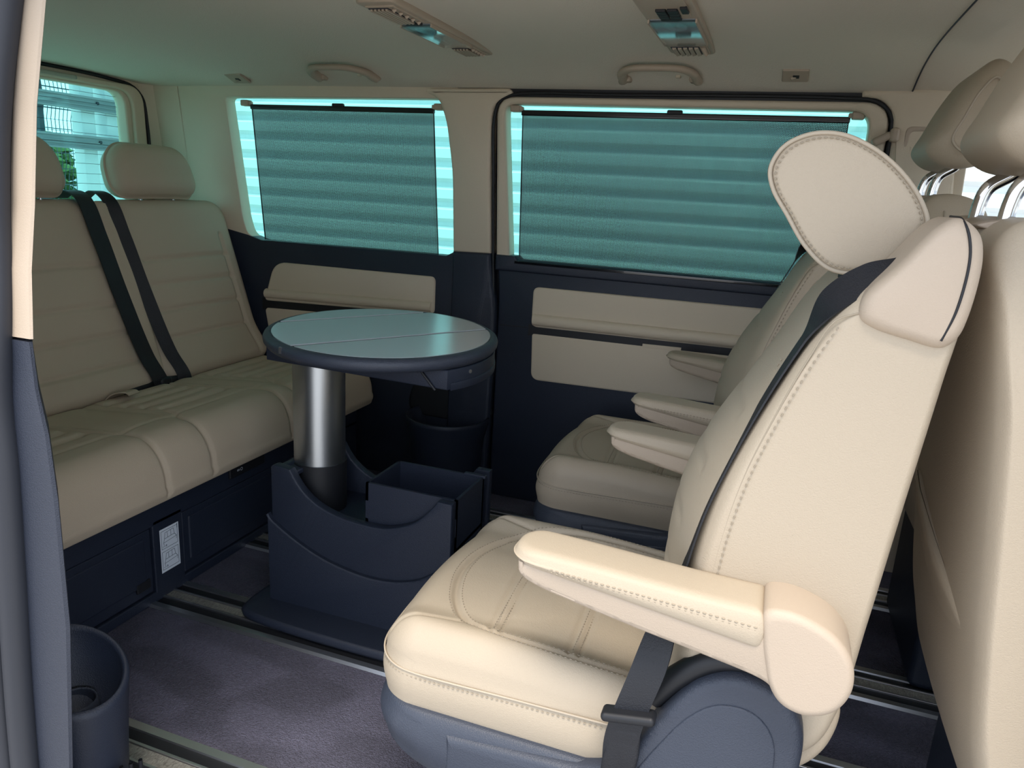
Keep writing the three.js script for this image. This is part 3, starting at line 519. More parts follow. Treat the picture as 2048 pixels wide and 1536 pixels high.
  { // folded mechanism case below the top
    const s = new THREE.Shape(), rr = R - 0.006, zc = 0.138, a0 = Math.asin(zc / rr); s.absarc(0, 0, rr, -a0, Math.PI + a0, false); s.closePath();
    const cas = obj('under_case', ext(s, 0.0, 0.046, 0.003, 48).rotateX(-Math.PI / 2).translate(0, -0.078, 0).applyMatrix4(Mt), M.dark, top);
    const s2 = new THREE.Shape(); s2.absarc(0, 0, rr + 0.002, -a0 + 0.03, 0.5, false); s2.lineTo(rr * 0.8, 0); s2.closePath();
    obj('case_end', ext(s2, 0.0, 0.018, 0.002, 24).rotateX(-Math.PI / 2).translate(0, -0.080, 0).applyMatrix4(Mt), M.dark, top);
    obj('strut', new THREE.CylinderGeometry(0.003, 0.003, 0.07, 8).rotateZ(0.75).translate(0.185, -0.055, 0.141).applyMatrix4(Mt), M.black, top);
    for (const [x, z, turn] of [[-0.02, 0.139, 0], [0.262, 0.075, 1.25]]) obj('screw', new THREE.CylinderGeometry(0.0045, 0.0045, 0.004, 16).rotateX(Math.PI / 2).rotateY(turn).translate(x, -0.045, z).applyMatrix4(Mt), M.alu, top);
    obj('catch_mark', box(-0.003, 0.003, -0.018, -0.003, -0.002, 0.002).translate(-0.106, 0, 0.258).applyMatrix4(Mt), M.alu, top);
  }
}

// ---------------------------------------------------------------- rear bench
{
  const t = thing('rear_bench', 'wide beige leather rear bench on a dark base by the tailgate', 'bench');
  const base = obj('base', [box(-1.95, -1.362, 0.0, 0.28, -0.72, 0.68, 0.01)], M.dark, t);
  // front: frame rails standing proud of two drawers
  const fr = (z0, z1, y0, y1, x = -1.345, r = 0.004) => box(-1.37, x, y0, y1, z0, z1, r);
  obj('front_frame', [fr(-0.72, 0.68, 0.205, 0.285), fr(-0.72, 0.68, 0.0, 0.028), fr(0.125, 0.222, 0.02, 0.22), fr(-0.72, -0.60, 0.02, 0.22), fr(0.60, 0.68, 0.02, 0.22)], M.dark, base);
  for (const [a, b] of [[0.225, 0.597], [-0.597, 0.122]]) { const d = obj('drawer', [fr(a, b, 0.031, 0.202, -1.350), fr(a + 0.02, b - 0.02, 0.060, 0.185, -1.3465, 0.006)], M.dark, base); obj('grip_recess', [box(-1.351, -1.3445, 0.050, 0.075, a + 0.012, a + 0.055, 0.003)], M.black, d); }
  { // pictogram sticker
    const c = document.createElement('canvas'); c.width = 128; c.height = 256; const g = c.getContext('2d');
    g.fillStyle = '#dfe6ee'; g.fillRect(0, 0, 128, 256); g.strokeStyle = '#3c4a5a'; g.lineWidth = 2.2;
    for (const oy of [14, 136]) {
      g.strokeRect(10, oy, 108, 104);
      g.beginPath(); g.moveTo(30, oy + 48); g.lineTo(36, oy + 14); g.lineTo(92, oy + 10); g.lineTo(98, oy + 44); g.closePath(); g.stroke();
      g.beginPath(); g.moveTo(30, oy + 48); g.lineTo(98, oy + 44); g.lineTo(112, oy + 62); g.lineTo(24, oy + 70); g.closePath(); g.stroke();
      g.beginPath(); g.moveTo(24, oy + 70); g.lineTo(26, oy + 86); g.moveTo(112, oy + 62); g.lineTo(110, oy + 80); g.moveTo(52, oy + 47); g.lineTo(50, oy + 13); g.moveTo(75, oy + 45); g.lineTo(74, oy + 11); g.stroke();
      g.beginPath(); g.moveTo(16, oy + 92); g.lineTo(44, oy + 90); g.lineTo(38, oy + 84); g.moveTo(44, oy + 90); g.lineTo(38, oy + 97); g.stroke();
    }
    g.fillStyle = '#3c4a5a'; g.fillRect(116, 6, 4, 26);
    const tx = new THREE.CanvasTexture(c); tx.colorSpace = THREE.SRGBColorSpace; tx.magFilter = THREE.LinearFilter;
    const st = obj('sticker', new THREE.PlaneGeometry(0.062, 0.118).rotateY(Math.PI / 2).translate(-1.3435, 0.129, 0.172), S({ map: tx, roughness: 0.4 }), t, true);
    part(st, 'white pictogram sticker on the bench base');
    const c2 = document.createElement('canvas'); c2.width = 64; c2.height = 32; const g2 = c2.getContext('2d'); g2.fillStyle = '#0a0d14'; g2.fillRect(0, 0, 64, 32); g2.strokeStyle = '#d8dde4'; g2.lineWidth = 4; g2.beginPath(); g2.arc(44, 16, 9, 0, 6.3); g2.stroke(); g2.strokeRect(8, 12, 16, 8);
    const t2 = new THREE.CanvasTexture(c2); t2.colorSpace = THREE.SRGBColorSpace;
    const ctl = obj('control_plate', box(-1.35, -1.338, 0.232, 0.265, -0.20, -0.05, 0.004), M.black, t);
    obj('control_symbol', new THREE.PlaneGeometry(0.03, 0.014).rotateY(Math.PI / 2).translate(-1.3375, 0.250, -0.09), S({ map: t2, roughness: 0.5 }), ctl, true);
  }
  // cushions
  const cz = [0.70, 0.213, 0.060, -0.272, -0.345, -0.775], cs = [];
  for (let i = 0; i < 5; i++) {
    if (i % 2 === 0) { const a = cz[i], b = cz[i + 1]; for (const x of [-1.685, -1.62, -1.555, -1.49]) cs.push({ pts: [[x - 0.006, a - 0.05], [x, a - 0.07], [x, b + 0.07], [x - 0.006, b + 0.05]], w: 0.012, d: 0.012 }); cs.push({ pts: smoothPts([[-1.74, b + 0.035], [-1.50, b + 0.03], [-1.44, b + 0.022], [-1.40, b + 0.002], [-1.34, b], [-1.285, b]], 30), w: 0.006, d: 0.008 }); }
    else cs.push({ pts: smoothPts([[-1.74, cz[i + 1] - 0.035], [-1.50, cz[i + 1] - 0.03], [-1.44, cz[i + 1] - 0.022], [-1.40, cz[i + 1] - 0.002], [-1.34, cz[i + 1]], [-1.285, cz[i + 1]]], 30), w: 0.006, d: 0.006 });
  }
  cs.push({ pts: [[-1.425, 0.70], [-1.425, -0.775]], w: 0.005, d: 0.003 });
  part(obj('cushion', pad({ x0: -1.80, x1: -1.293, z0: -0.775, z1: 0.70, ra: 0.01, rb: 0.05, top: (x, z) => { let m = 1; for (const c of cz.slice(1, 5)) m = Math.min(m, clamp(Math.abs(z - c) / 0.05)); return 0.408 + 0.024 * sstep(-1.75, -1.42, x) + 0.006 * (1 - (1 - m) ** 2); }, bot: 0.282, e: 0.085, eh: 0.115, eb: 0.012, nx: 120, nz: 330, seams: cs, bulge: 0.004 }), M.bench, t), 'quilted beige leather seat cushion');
  // backrest, leaning back
  const B0 = [-1.768, 0.388], D = [-0.300, 0.954], Nn = [0.954, 0.300];
  const lean = (v, h, z) => [B0[0] + D[0] * v + Nn[0] * h, B0[1] + D[1] * v + Nn[1] * h, z];
  const back = (z0, z1, rows, rt, inner, puff = 0.012) => {
    const seams = rows.map((v) => ({ pts: [[v, z0 + inner], [v, z1 - inner]], w: 0.007, d: 0.008 }));
    if (inner > 0.02) seams.push({ pts: [[0.03, z0 + inner], [0.47, z0 + inner + 0.01]], w: 0.007, d: 0.010 });
    return pad({ x0: 0.0, x1: 0.605, z0, z1, ra: 0.06, rb: rt, top: (v, z) => puff * Math.sin(Math.PI * clamp((z - z0) / (z1 - z0))) + 0.03 * sstep(0.16, 0.02, v), bot: -0.11, e: 0.05, eh: 0.05, eb: 0.03, nx: 130, nz: 90, seams, warp: lean });
  };
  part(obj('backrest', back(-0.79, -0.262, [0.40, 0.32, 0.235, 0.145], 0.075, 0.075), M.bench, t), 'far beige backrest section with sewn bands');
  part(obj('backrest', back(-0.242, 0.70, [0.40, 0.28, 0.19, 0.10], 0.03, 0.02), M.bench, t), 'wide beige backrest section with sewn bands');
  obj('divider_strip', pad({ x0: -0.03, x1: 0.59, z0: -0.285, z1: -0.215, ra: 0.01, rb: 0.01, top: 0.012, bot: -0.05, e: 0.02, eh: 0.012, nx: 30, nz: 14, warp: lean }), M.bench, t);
  obj('backrest_gap', box(-1.85, -1.745, 0.33, 0.42, -0.36, -0.10, 0.01), M.black, t);
  for (const [z0, z1, l] of [[-0.655, -0.312, 'wide beige headrest by the far wall'], [-0.145, 0.16, 'beige headrest beside the door pillar']]) {
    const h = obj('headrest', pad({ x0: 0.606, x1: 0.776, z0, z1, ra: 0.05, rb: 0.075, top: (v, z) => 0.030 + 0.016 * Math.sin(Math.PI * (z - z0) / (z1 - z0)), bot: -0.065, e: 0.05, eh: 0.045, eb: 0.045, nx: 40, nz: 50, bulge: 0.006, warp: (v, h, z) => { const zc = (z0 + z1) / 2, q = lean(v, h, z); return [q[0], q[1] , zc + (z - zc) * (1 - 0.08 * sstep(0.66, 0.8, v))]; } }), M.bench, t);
    part(h, l);
    for (const s of [-0.07, 0.07]) obj('headrest_post', new THREE.CylinderGeometry(0.006, 0.006, 0.08, 10).translate(-1.965, 0.965, (z0 + z1) / 2 + s), M.chrome, h);
  }
  const strap = (zt, zb, w, tw, n) => obj(n, ribbon([[-2.03, 0.955, zt, 0, 0, 1], [-1.985, 0.978, zt, 0, 0, 1], [-1.935, 0.958, zt, tw, 0, 1], [-1.895, 0.85, lerp(zt, zb, 0.2), tw, 0, 1], [-1.845, 0.69, lerp(zt, zb, 0.45), tw, 0, 1], [-1.775, 0.50, lerp(zt, zb, 0.75), tw, 0, 1], [-1.735, 0.42, zb, tw, 0, 1], [-1.745, 0.35, zb - 0.01, tw, 0, 1]], w, 0.0025), M.belt, t);
  part(strap(-0.176, -0.222, 0.056, 0.0, 'seat_belt'), 'wide black seat belt down the backrest');
  part(strap(-0.262, -0.318, 0.042, -0.5, 'seat_belt'), 'narrow black seat belt beside the divider');
  obj('buckle', [box(-1.765, -1.725, 0.36, 0.43, -0.262, -0.215, 0.01)], M.black, t);
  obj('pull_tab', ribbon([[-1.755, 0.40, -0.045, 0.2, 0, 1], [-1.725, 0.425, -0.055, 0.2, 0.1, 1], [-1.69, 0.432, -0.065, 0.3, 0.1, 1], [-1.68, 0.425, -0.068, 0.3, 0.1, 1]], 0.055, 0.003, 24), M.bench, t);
}

// ---------------------------------------------------------------- captain seats, turned to face the bench
function captainSeat(zc, s, label) { // s: side of the belt (+1 towards the door)
  const t = thing('captain_seat', label, 'seat', 'pair of beige captain seats facing the bench');
  t.position.set(0, 0, zc);
  const zr = (g) => g; // local z: 0 at the seat's middle
  // pedestal on the rails, tray and side shields
  const ped = obj('pedestal', [box(-0.36, 0.0, 0.03, 0.19, -0.17, 0.17, 0.02), box(-0.40, 0.05, 0.009, 0.05, 0.185, 0.235, 0.008), box(-0.40, 0.05, 0.009, 0.05, -0.235, -0.185, 0.008), cyl(-0.18, 0.17, 0.2, 0, 0.15)], M.dark, t);
  const tray = obj('tray', pad({ x0: -0.502, x1: 0.02, z0: -0.252, z1: 0.252, ra: 0.095, rb: 0.03, top: 0.292, bot: (x) => 0.165 + 0.04 * sstep(-0.3, -0.48, x), e: 0.014, eh: 0.014, eb: 0.03, nx: 40, nz: 40, bulge: 0.006, nw: 8 }), M.shell, t);
  part(tray, 'dark grey plastic seat tray');
  const shieldShape = () => { const q = new THREE.Shape(); q.moveTo(-0.36, 0.275); q.lineTo(-0.20, 0.286); q.splineThru([[-0.155, 0.292], [-0.115, 0.315], [-0.085, 0.365], [-0.055, 0.42], [-0.02, 0.468], [0.025, 0.492], [0.07, 0.486], [0.10, 0.458], [0.112, 0.415], [0.108, 0.34], [0.09, 0.26], [0.06, 0.18]].map((v) => new THREE.Vector2(...v))); q.lineTo(-0.10, 0.15); q.lineTo(-0.36, 0.19); q.closePath(); return q; };
  for (const k of [1, -1]) {
    const sh = obj('side_shield', k > 0 ? ext(shieldShape(), 0.216, 0.262, 0.014, 20) : ext(shieldShape(), -0.262, -0.216, 0.014, 20), M.shell, t);
    const inner = new THREE.Shape(); inner.moveTo(-0.32, 0.20); inner.lineTo(-0.19, 0.258); inner.splineThru([[-0.135, 0.268], [-0.095, 0.30], [-0.062, 0.36], [-0.03, 0.415], [0.005, 0.448], [0.045, 0.452], [0.072, 0.43], [0.082, 0.39], [0.078, 0.32], [0.05, 0.22]].map((v) => new THREE.Vector2(...v))); inner.lineTo(-0.10, 0.17); inner.closePath();
    obj('shield_panel', k > 0 ? ext(inner, 0.258, 0.2645, 0.002, 20) : ext(inner, -0.2645, -0.258, 0.002, 20), M.shell, sh);
    obj('shield_gaiter', tube([[-0.075, 0.415, k * 0.233], [-0.045, 0.455, k * 0.233], [0.0, 0.492, k * 0.233], [0.05, 0.50, k * 0.233]], 0.016, 24, 10), M.black, sh);
  }
  // seat cushion with sewn insert
  const ins = [[-0.02, 0.186], [-0.20, 0.190], [-0.31, 0.184], [-0.36, 0.166], [-0.395, 0.12], [-0.416, 0.05], [-0.42, 0], [-0.416, -0.05], [-0.395, -0.12], [-0.36, -0.166], [-0.31, -0.184], [-0.20, -0.192], [-0.02, -0.186]];
  const insS = smoothPts(ins, 60).map((q) => [q[0], q[1]]);
  const wr = makeNoise(9, 21), inside = (x, z) => x > -0.45 && Math.abs(z) < 0.18;
  const topY = (x, z) => 0.404 + 0.018 * sstep(0.14, 0.21, Math.abs(z)) - 0.030 * sstep(-0.43, -0.50, x) * 0.5 - 0.012 * sstep(-0.30, -0.05, x) + 0.006 * Math.cos(Math.PI * z / 0.36) * (Math.abs(z) < 0.18 ? 1 : 0)
    - 0.0018 * (inside(x, z) ? Math.pow(Math.abs(Math.sin(26 * z + 2.2 * wr(x * 2.3, z * 2.3) + 8 * x)), 6) * sstep(0.45, 0.75, wr(x * 1.7 + 0.4, z * 1.7 + 0.2)) : 0);
  const seams = [{ pts: insS, w: 0.005, d: 0.007 }];
  for (const x of [-0.322, -0.202]) for (const o of [-0.008, 0.008]) seams.push({ pts: [[x + o - 0.008, -0.18], [x + o - 0.004, 0], [x + o + 0.004, 0.18]], w: 0.0035, d: 0.0035 });
  for (const k of [1, -1]) seams.push({ pts: [[-0.352, k * 0.170], [-0.40, k * 0.182], [-0.44, k * 0.192], [-0.475, k * 0.196]], w: 0.004, d: 0.004 });
  const bow = (x, z) => -0.022 * (1 - (z / 0.235) ** 2) * sstep(-0.2, -0.48, x);
  const cush = obj('cushion', pad({ x0: -0.490, x1: 0.03, z0: -0.236, z1: 0.236, ra: 0.066, rb: 0.03, top: topY, bot: 0.275, e: 0.05, eh: 0.055, eb: 0.02, nx: 170, nz: 150, nw: 10, seams, bulge: 0.005, warp: (x, y, z) => [x + bow(x, z), y, z] }), M.leather, t);
  part(cush, 'beige leather cushion with stitched insert');
  const onTop = (q, lift = 0.0006) => { const ed = Math.max(0, Math.min(q[0] + 0.490, 0.236 - Math.abs(q[1]))), pf = ed >= 0.05 ? 1 : Math.sqrt(1 - (1 - ed / 0.05) ** 2); let y = topY(q[0], q[1]) - 0.055 * (1 - pf); for (const sm of seams) { const d = distPoly(q[0], q[1], sm.pts); if (d < sm.w * 3) y -= sm.d * Math.exp(-((d / sm.w) ** 2)); } return [q[0] + bow(q[0], q[1]), y + lift, q[1]]; };
  const offs = (pts, d) => pts.map((q, i) => { const a = pts[Math.max(0, i - 1)], b = pts[Math.min(pts.length - 1, i + 1)], l = Math.hypot(b[0] - a[0], b[1] - a[1]) || 1; return [q[0] - (b[1] - a[1]) / l * d, q[1] + (b[0] - a[0]) / l * d]; });
  const th = [];
  for (const d of [0.010, -0.010]) th.push(...stitches(offs(insS, d).map((q) => onTop(q))));
  for (const x of [-0.322, -0.202]) for (const o of [-0.0045, 0.0045]) th.push(...stitches([-0.17, -0.08, 0, 0.08, 0.17].map((z) => onTop([x + o + z * 0.033, z]))));
  for (const k of [1, -1]) { // piped side seam
    const line = [[-0.4940, 0.346, 0.0], [-0.4940, 0.346, 0.08], [-0.4940, 0.346, 0.168], [-0.488, 0.346, 0.196], [-0.474, 0.346, 0.219], [-0.452, 0.3465, 0.234], [-0.424, 0.347, 0.2398], [-0.25, 0.351, 0.2400], [-0.13, 0.354, 0.2400], [-0.02, 0.356, 0.2395]].map(([x, y, z]) => [x + bow(x, z), y, k * z]);
    obj('side_seam', tube(line.map(([x, y, z]) => [x, y + 0.004, z]), 0.0016, 80, 6), M.piping, cush);
    th.push(...stitches(line.map(([x, y, z]) => [x, y - 0.003, z + k * 0.0004])));
  }
  stuff(obj('stitching', th, M.thread, cush));
  // backrest
  const bo = [[-0.02, 0.35], [-0.04, 0.44], [-0.042, 0.55], [-0.034, 0.64], [-0.018, 0.72], [0.004, 0.79], [0.030, 0.86], [0.052, 0.91], [0.08, 0.952], [0.118, 0.992], [0.155, 1.016], [0.184, 1.014], [0.193, 0.97], [0.186, 0.88], [0.174, 0.74], [0.161, 0.58], [0.149, 0.46], [0.125, 0.39], [0.05, 0.345]];
  const front = (x, y) => { const m = 0.06 + (y - 0.7) * 0.15; return sstep(m + 0.01, m - 0.06, x); };
  const back = obj('backrest', blob({ pts: bo, z0: -0.234, z1: 0.234, e: 0.024, crown: 0.003, n: 200, rings: 16, nw: 40, center: [0.062, 0.68], warp: (x, y, z) => {
    const f = front(x, y), rec = -0.058 * (1 - (z / 0.234) ** 2) * sstep(0.97, 0.62, y), band = [0.55, 0.63, 0.71, 0.79].reduce((a, v) => a + 0.004 * Math.exp(-(((y - v) / 0.006) ** 2)), 0) * (Math.abs(z) < 0.13 ? 1 : 0);
    return [x + f * (rec + band), y, z];
  } }), M.leather, t);
  part(back, 'beige leather backrest');
  const bs = [];
  for (const k of [1, -1]) bs.push(...stitches([[-0.016, 0.46], [-0.018, 0.55], [-0.012, 0.64], [0.004, 0.735], [0.033, 0.83], [0.054, 0.885], [0.074, 0.930]].map(([x, y]) => [x, y, k * 0.2366]), 0.0085, 0.005, 0.0010));
  for (const k of [1, -1]) bs.push(...stitches([[0.028, 0.87], [-0.004, 0.79], [-0.034, 0.70], [-0.062, 0.60]].map(([x, y]) => [x - 0.004, y, k * 0.14])));
  stuff(obj('stitching', bs, M.thread, back));
  obj('edge_seam', [1, -1].map((k) => tube([[-0.022, 0.46], [-0.024, 0.55], [-0.018, 0.64], [-0.002, 0.735], [0.027, 0.83], [0.048, 0.888], [0.069, 0.934], [0.092, 0.945]].map(([x, y]) => [x, y, k * 0.2340]), 0.0010, 60, 6)), M.thread, back);
  obj('rear_flap', blob({ pts: [[0.09, 0.33], [0.12, 0.345], [0.148, 0.39], [0.15, 0.45], [0.10, 0.46], [0.05, 0.40]], z0: -0.21, z1: 0.21, e: 0.02, n: 60 }), M.leather, back);
  // belt outlet cover on the shoulder
  const cap = obj('shoulder_cover', blob({ pts: [[0.092, 0.940], [0.092, 0.962], [0.12, 1.0], [0.15, 1.041], [0.166, 1.049], [0.186, 1.036], [0.194, 1.012], [0.192, 0.95], [0.186, 0.928], [0.174, 0.917], [0.14, 0.922], [0.105, 0.931]], z0: 0.13, z1: 0.246, e: 0.014, crown: 0.004, n: 100, rings: 16, warp: (x, y, z) => [x, y, s * z] }), M.beige, t);
  part(cap, 'beige plastic belt outlet cover');
  obj('cover_joint', tube([[0.168, 1.050, s * 0.18], [0.170, 1.046, s * 0.237], [0.175, 1.034, s * 0.2468], [0.180, 1.010, s * 0.2485], [0.178, 0.96, s * 0.2487], [0.170, 0.926, s * 0.2462]], 0.0015, 40, 5), M.black, cap);
  // headrest
  const ho = [[-0.026, 1.096], [-0.014, 1.122], [0.014, 1.1375], [0.048, 1.139], [0.086, 1.125], [0.122, 1.099], [0.15, 1.066], [0.162, 1.038], [0.156, 1.010], [0.130, 0.988], [0.096, 0.9745], [0.062, 0.977], [0.03, 1.002], [0.002, 1.04], [-0.02, 1.072]];
  const head = obj('headrest', blob({ pts: ho, z0: -0.122, z1: 0.122, e: 0.016, crown: 0.004, n: 120, rings: 16, nw: 16, warp: (x, y, z) => [x + 0.012 * (1 - (z / 0.125) ** 2) * sstep(0.06, -0.02, x), y, z] }), M.leather, t);
  part(head, 'rounded beige leather headrest with piped side');
  const hc = [0.067, 1.058], hs = smoothPts(ho, 90, true), hq = (f, z) => hs.map(([x, y]) => [hc[0] + (x - hc[0]) * f, hc[1] + (y - hc[1]) * f, z]);
  obj('piping', [0.1195, -0.1195].map((z) => tube(hq(0.955, z), 0.0028, 160, 7, true)), M.piping, head);
  stuff(obj('stitching', [0.1236, -0.1236].flatMap((z) => stitches([...hq(0.885, z), hq(0.885, z)[0]], 0.0065, 0.0045, 0.0010)), M.thread, head));
  obj('neck', [box(0.085, 0.125, 0.93, 1.02, -0.06, 0.06, 0.01)], M.black, head);
  // armrests
  for (const k of [1, -1]) {
    const z0 = 0.232, z1 = 0.306, zm = (z0 + z1) / 2, mz = (g) => k > 0 ? g : g.scale(1, 1, -1);
    const flip = (g) => { if (k > 0) return g; g = g.index ? g.toNonIndexed() : g; const p = g.attributes.position, n = g.attributes.normal; for (let i = 0; i < p.count; i++) { p.setZ(i, -p.getZ(i)); n.setZ(i, -n.getZ(i)); } for (const a of [p, n]) for (let i = 0; i < p.count; i += 3) { const q = [a.getX(i), a.getY(i), a.getZ(i)]; a.setXYZ(i, a.getX(i + 1), a.getY(i + 1), a.getZ(i + 1)); a.setXYZ(i + 1, ...q); } return g; };
    const body = new THREE.Shape(); body.moveTo(-0.252, 0.606); body.splineThru([[-0.248, 0.588], [-0.225, 0.576], [-0.18, 0.566], [-0.10, 0.551], [-0.02, 0.538], [0.05, 0.524], [0.068, 0.506]].map((v) => new THREE.Vector2(...v))); body.lineTo(0.09, 0.60); body.lineTo(-0.1, 0.606); body.closePath();
    const arm = obj('armrest', flip(ext(body, z0 + 0.003, z1 - 0.001, 0.008, 16)), M.beige, t);
    part(arm, k * s > 0 ? 'outer beige armrest' : 'inner beige armrest');
    obj('arm_pad', flip(pad({ x0: -0.263, x1: 0.044, z0: z0 - 0.002, z1: z1 + 0.002, ra: 0.034, rb: 0.008, top: (x) => 0.6235 - 0.012 * sstep(-0.26, 0.04, x), bot: (x) => lerp(0.606, 0.567, clamp((x + 0.256) / 0.287)), e: 0.016, eh: 0.012, eb: 0.004, nx: 50, nz: 24, bulge: 0.002 })), M.leather, arm);
    const seam = [[-0.255, 0.6115, zm + 0.012], [-0.242, 0.6105, z1 - 0.009], [-0.215, 0.608, z1 + 0.002], [-0.1, 0.601, z1 + 0.0035], [0.038, 0.593, z1 + 0.0032]].map(([x, y, z]) => [x, y, k * z]);
    stuff(obj('stitching', [...stitches(seam, 0.007, 0.0045, 0.0010), ...stitches(seam.map(([x, y, z]) => [x, y - 0.0035, z]), 0.007, 0.0035, 0.0008)], M.thread, arm));
    obj('release_button', [flip(new RoundedBoxGeometry(0.036, 0.007, 0.03, 2, 0.003).rotateZ(-0.2).translate(-0.19, 0.574, z1 - 0.0165))], M.beige, arm);
    const pv = obj('pivot_housing', flip(blob({ pts: [[0.042, 0.612], [0.06, 0.618], [0.088, 0.614], [0.12, 0.598], [0.139, 0.572], [0.143, 0.536], [0.128, 0.506], [0.10, 0.494], [0.074, 0.501], [0.058, 0.522], [0.05, 0.548], [0.043, 0.58]], z0: z0 - 0.01, z1: z1 + 0.003, e: 0.010, crown: 0.001, n: 90 })), M.beige, arm);
  }
  // seat belt, tongue and anchor on the outer side; buckle on the inner side
  const Z = (z) => s * z;
  part(obj('seat_belt', ribbon([[0.135, 0.992, Z(0.205), 0.5, -0.5, Z(0.7)], [0.10, 0.980, Z(0.205), 0.5, -0.5, Z(0.7)], [0.064, 0.952, Z(0.204), 0.42, -0.36, Z(0.85)], [0.042, 0.905, Z(0.198), 0.03, 0.0, Z(1)], [0.016, 0.846, Z(0.2), 0.02, 0.0, Z(1)], [-0.012, 0.77, Z(0.2), 0.0, 0, Z(1)], [-0.040, 0.68, Z(0.204), 0.02, 0, Z(1)], [-0.058, 0.59, Z(0.212), 0.1, 0, Z(1)], [-0.070, 0.53, Z(0.236), 0.7, 0, Z(0.7)], [-0.082, 0.47, Z(0.262), 1, 0.1, Z(0.15)], [-0.096, 0.415, Z(0.272), 1, 0.1, 0], [-0.104, 0.37, Z(0.275), 1, 0.05, 0], [-0.104, 0.315, Z(0.270), 1, 0, 0]], 0.044, 0.0022, 120), M.belt, t), 'black seat belt');
  const tg = obj('belt_tongue', new RoundedBoxGeometry(0.070, 0.013, 0.026, 3, 0.006).rotateZ(0.18).translate(-0.098, 0.409, Z(0.275)), M.black, t);
  obj('belt_anchor', ext(roundShape([[-0.128, 0.300], [-0.088, 0.305], [-0.080, 0.34], [-0.080, 0.39], [-0.118, 0.385], [-0.126, 0.34]], 0.01), -0.006, 0.006, 0.004).translate(0, 0, Z(0.270)), M.belt, t);
  const bk = obj('buckle', new RoundedBoxGeometry(0.045, 0.06, 0.024, 3, 0.006).rotateZ(-0.6).translate(-0.075, 0.395, Z(-0.268)), M.black, t);
  obj('buckle_button', new RoundedBoxGeometry(0.012, 0.03, 0.018, 2, 0.003).rotateZ(-0.6 + Math.PI / 2).translate(-0.058, 0.424, Z(-0.268)), M.red, bk);
  obj('buckle_strap', ribbon([[-0.07, 0.37, Z(-0.266), 1, 0.4, 0], [-0.05, 0.33, Z(-0.264), 1, 0.4, 0], [-0.03, 0.29, Z(-0.262), 1, 0.4, 0]], 0.03, 0.004, 12), M.belt, bk);
  return t;
}
captainSeat(0.40, 1, 'large near beige leather captain seat by the door opening');
captainSeat(-0.385, -1, 'far beige leather captain seat beside the dark sliding door panel');

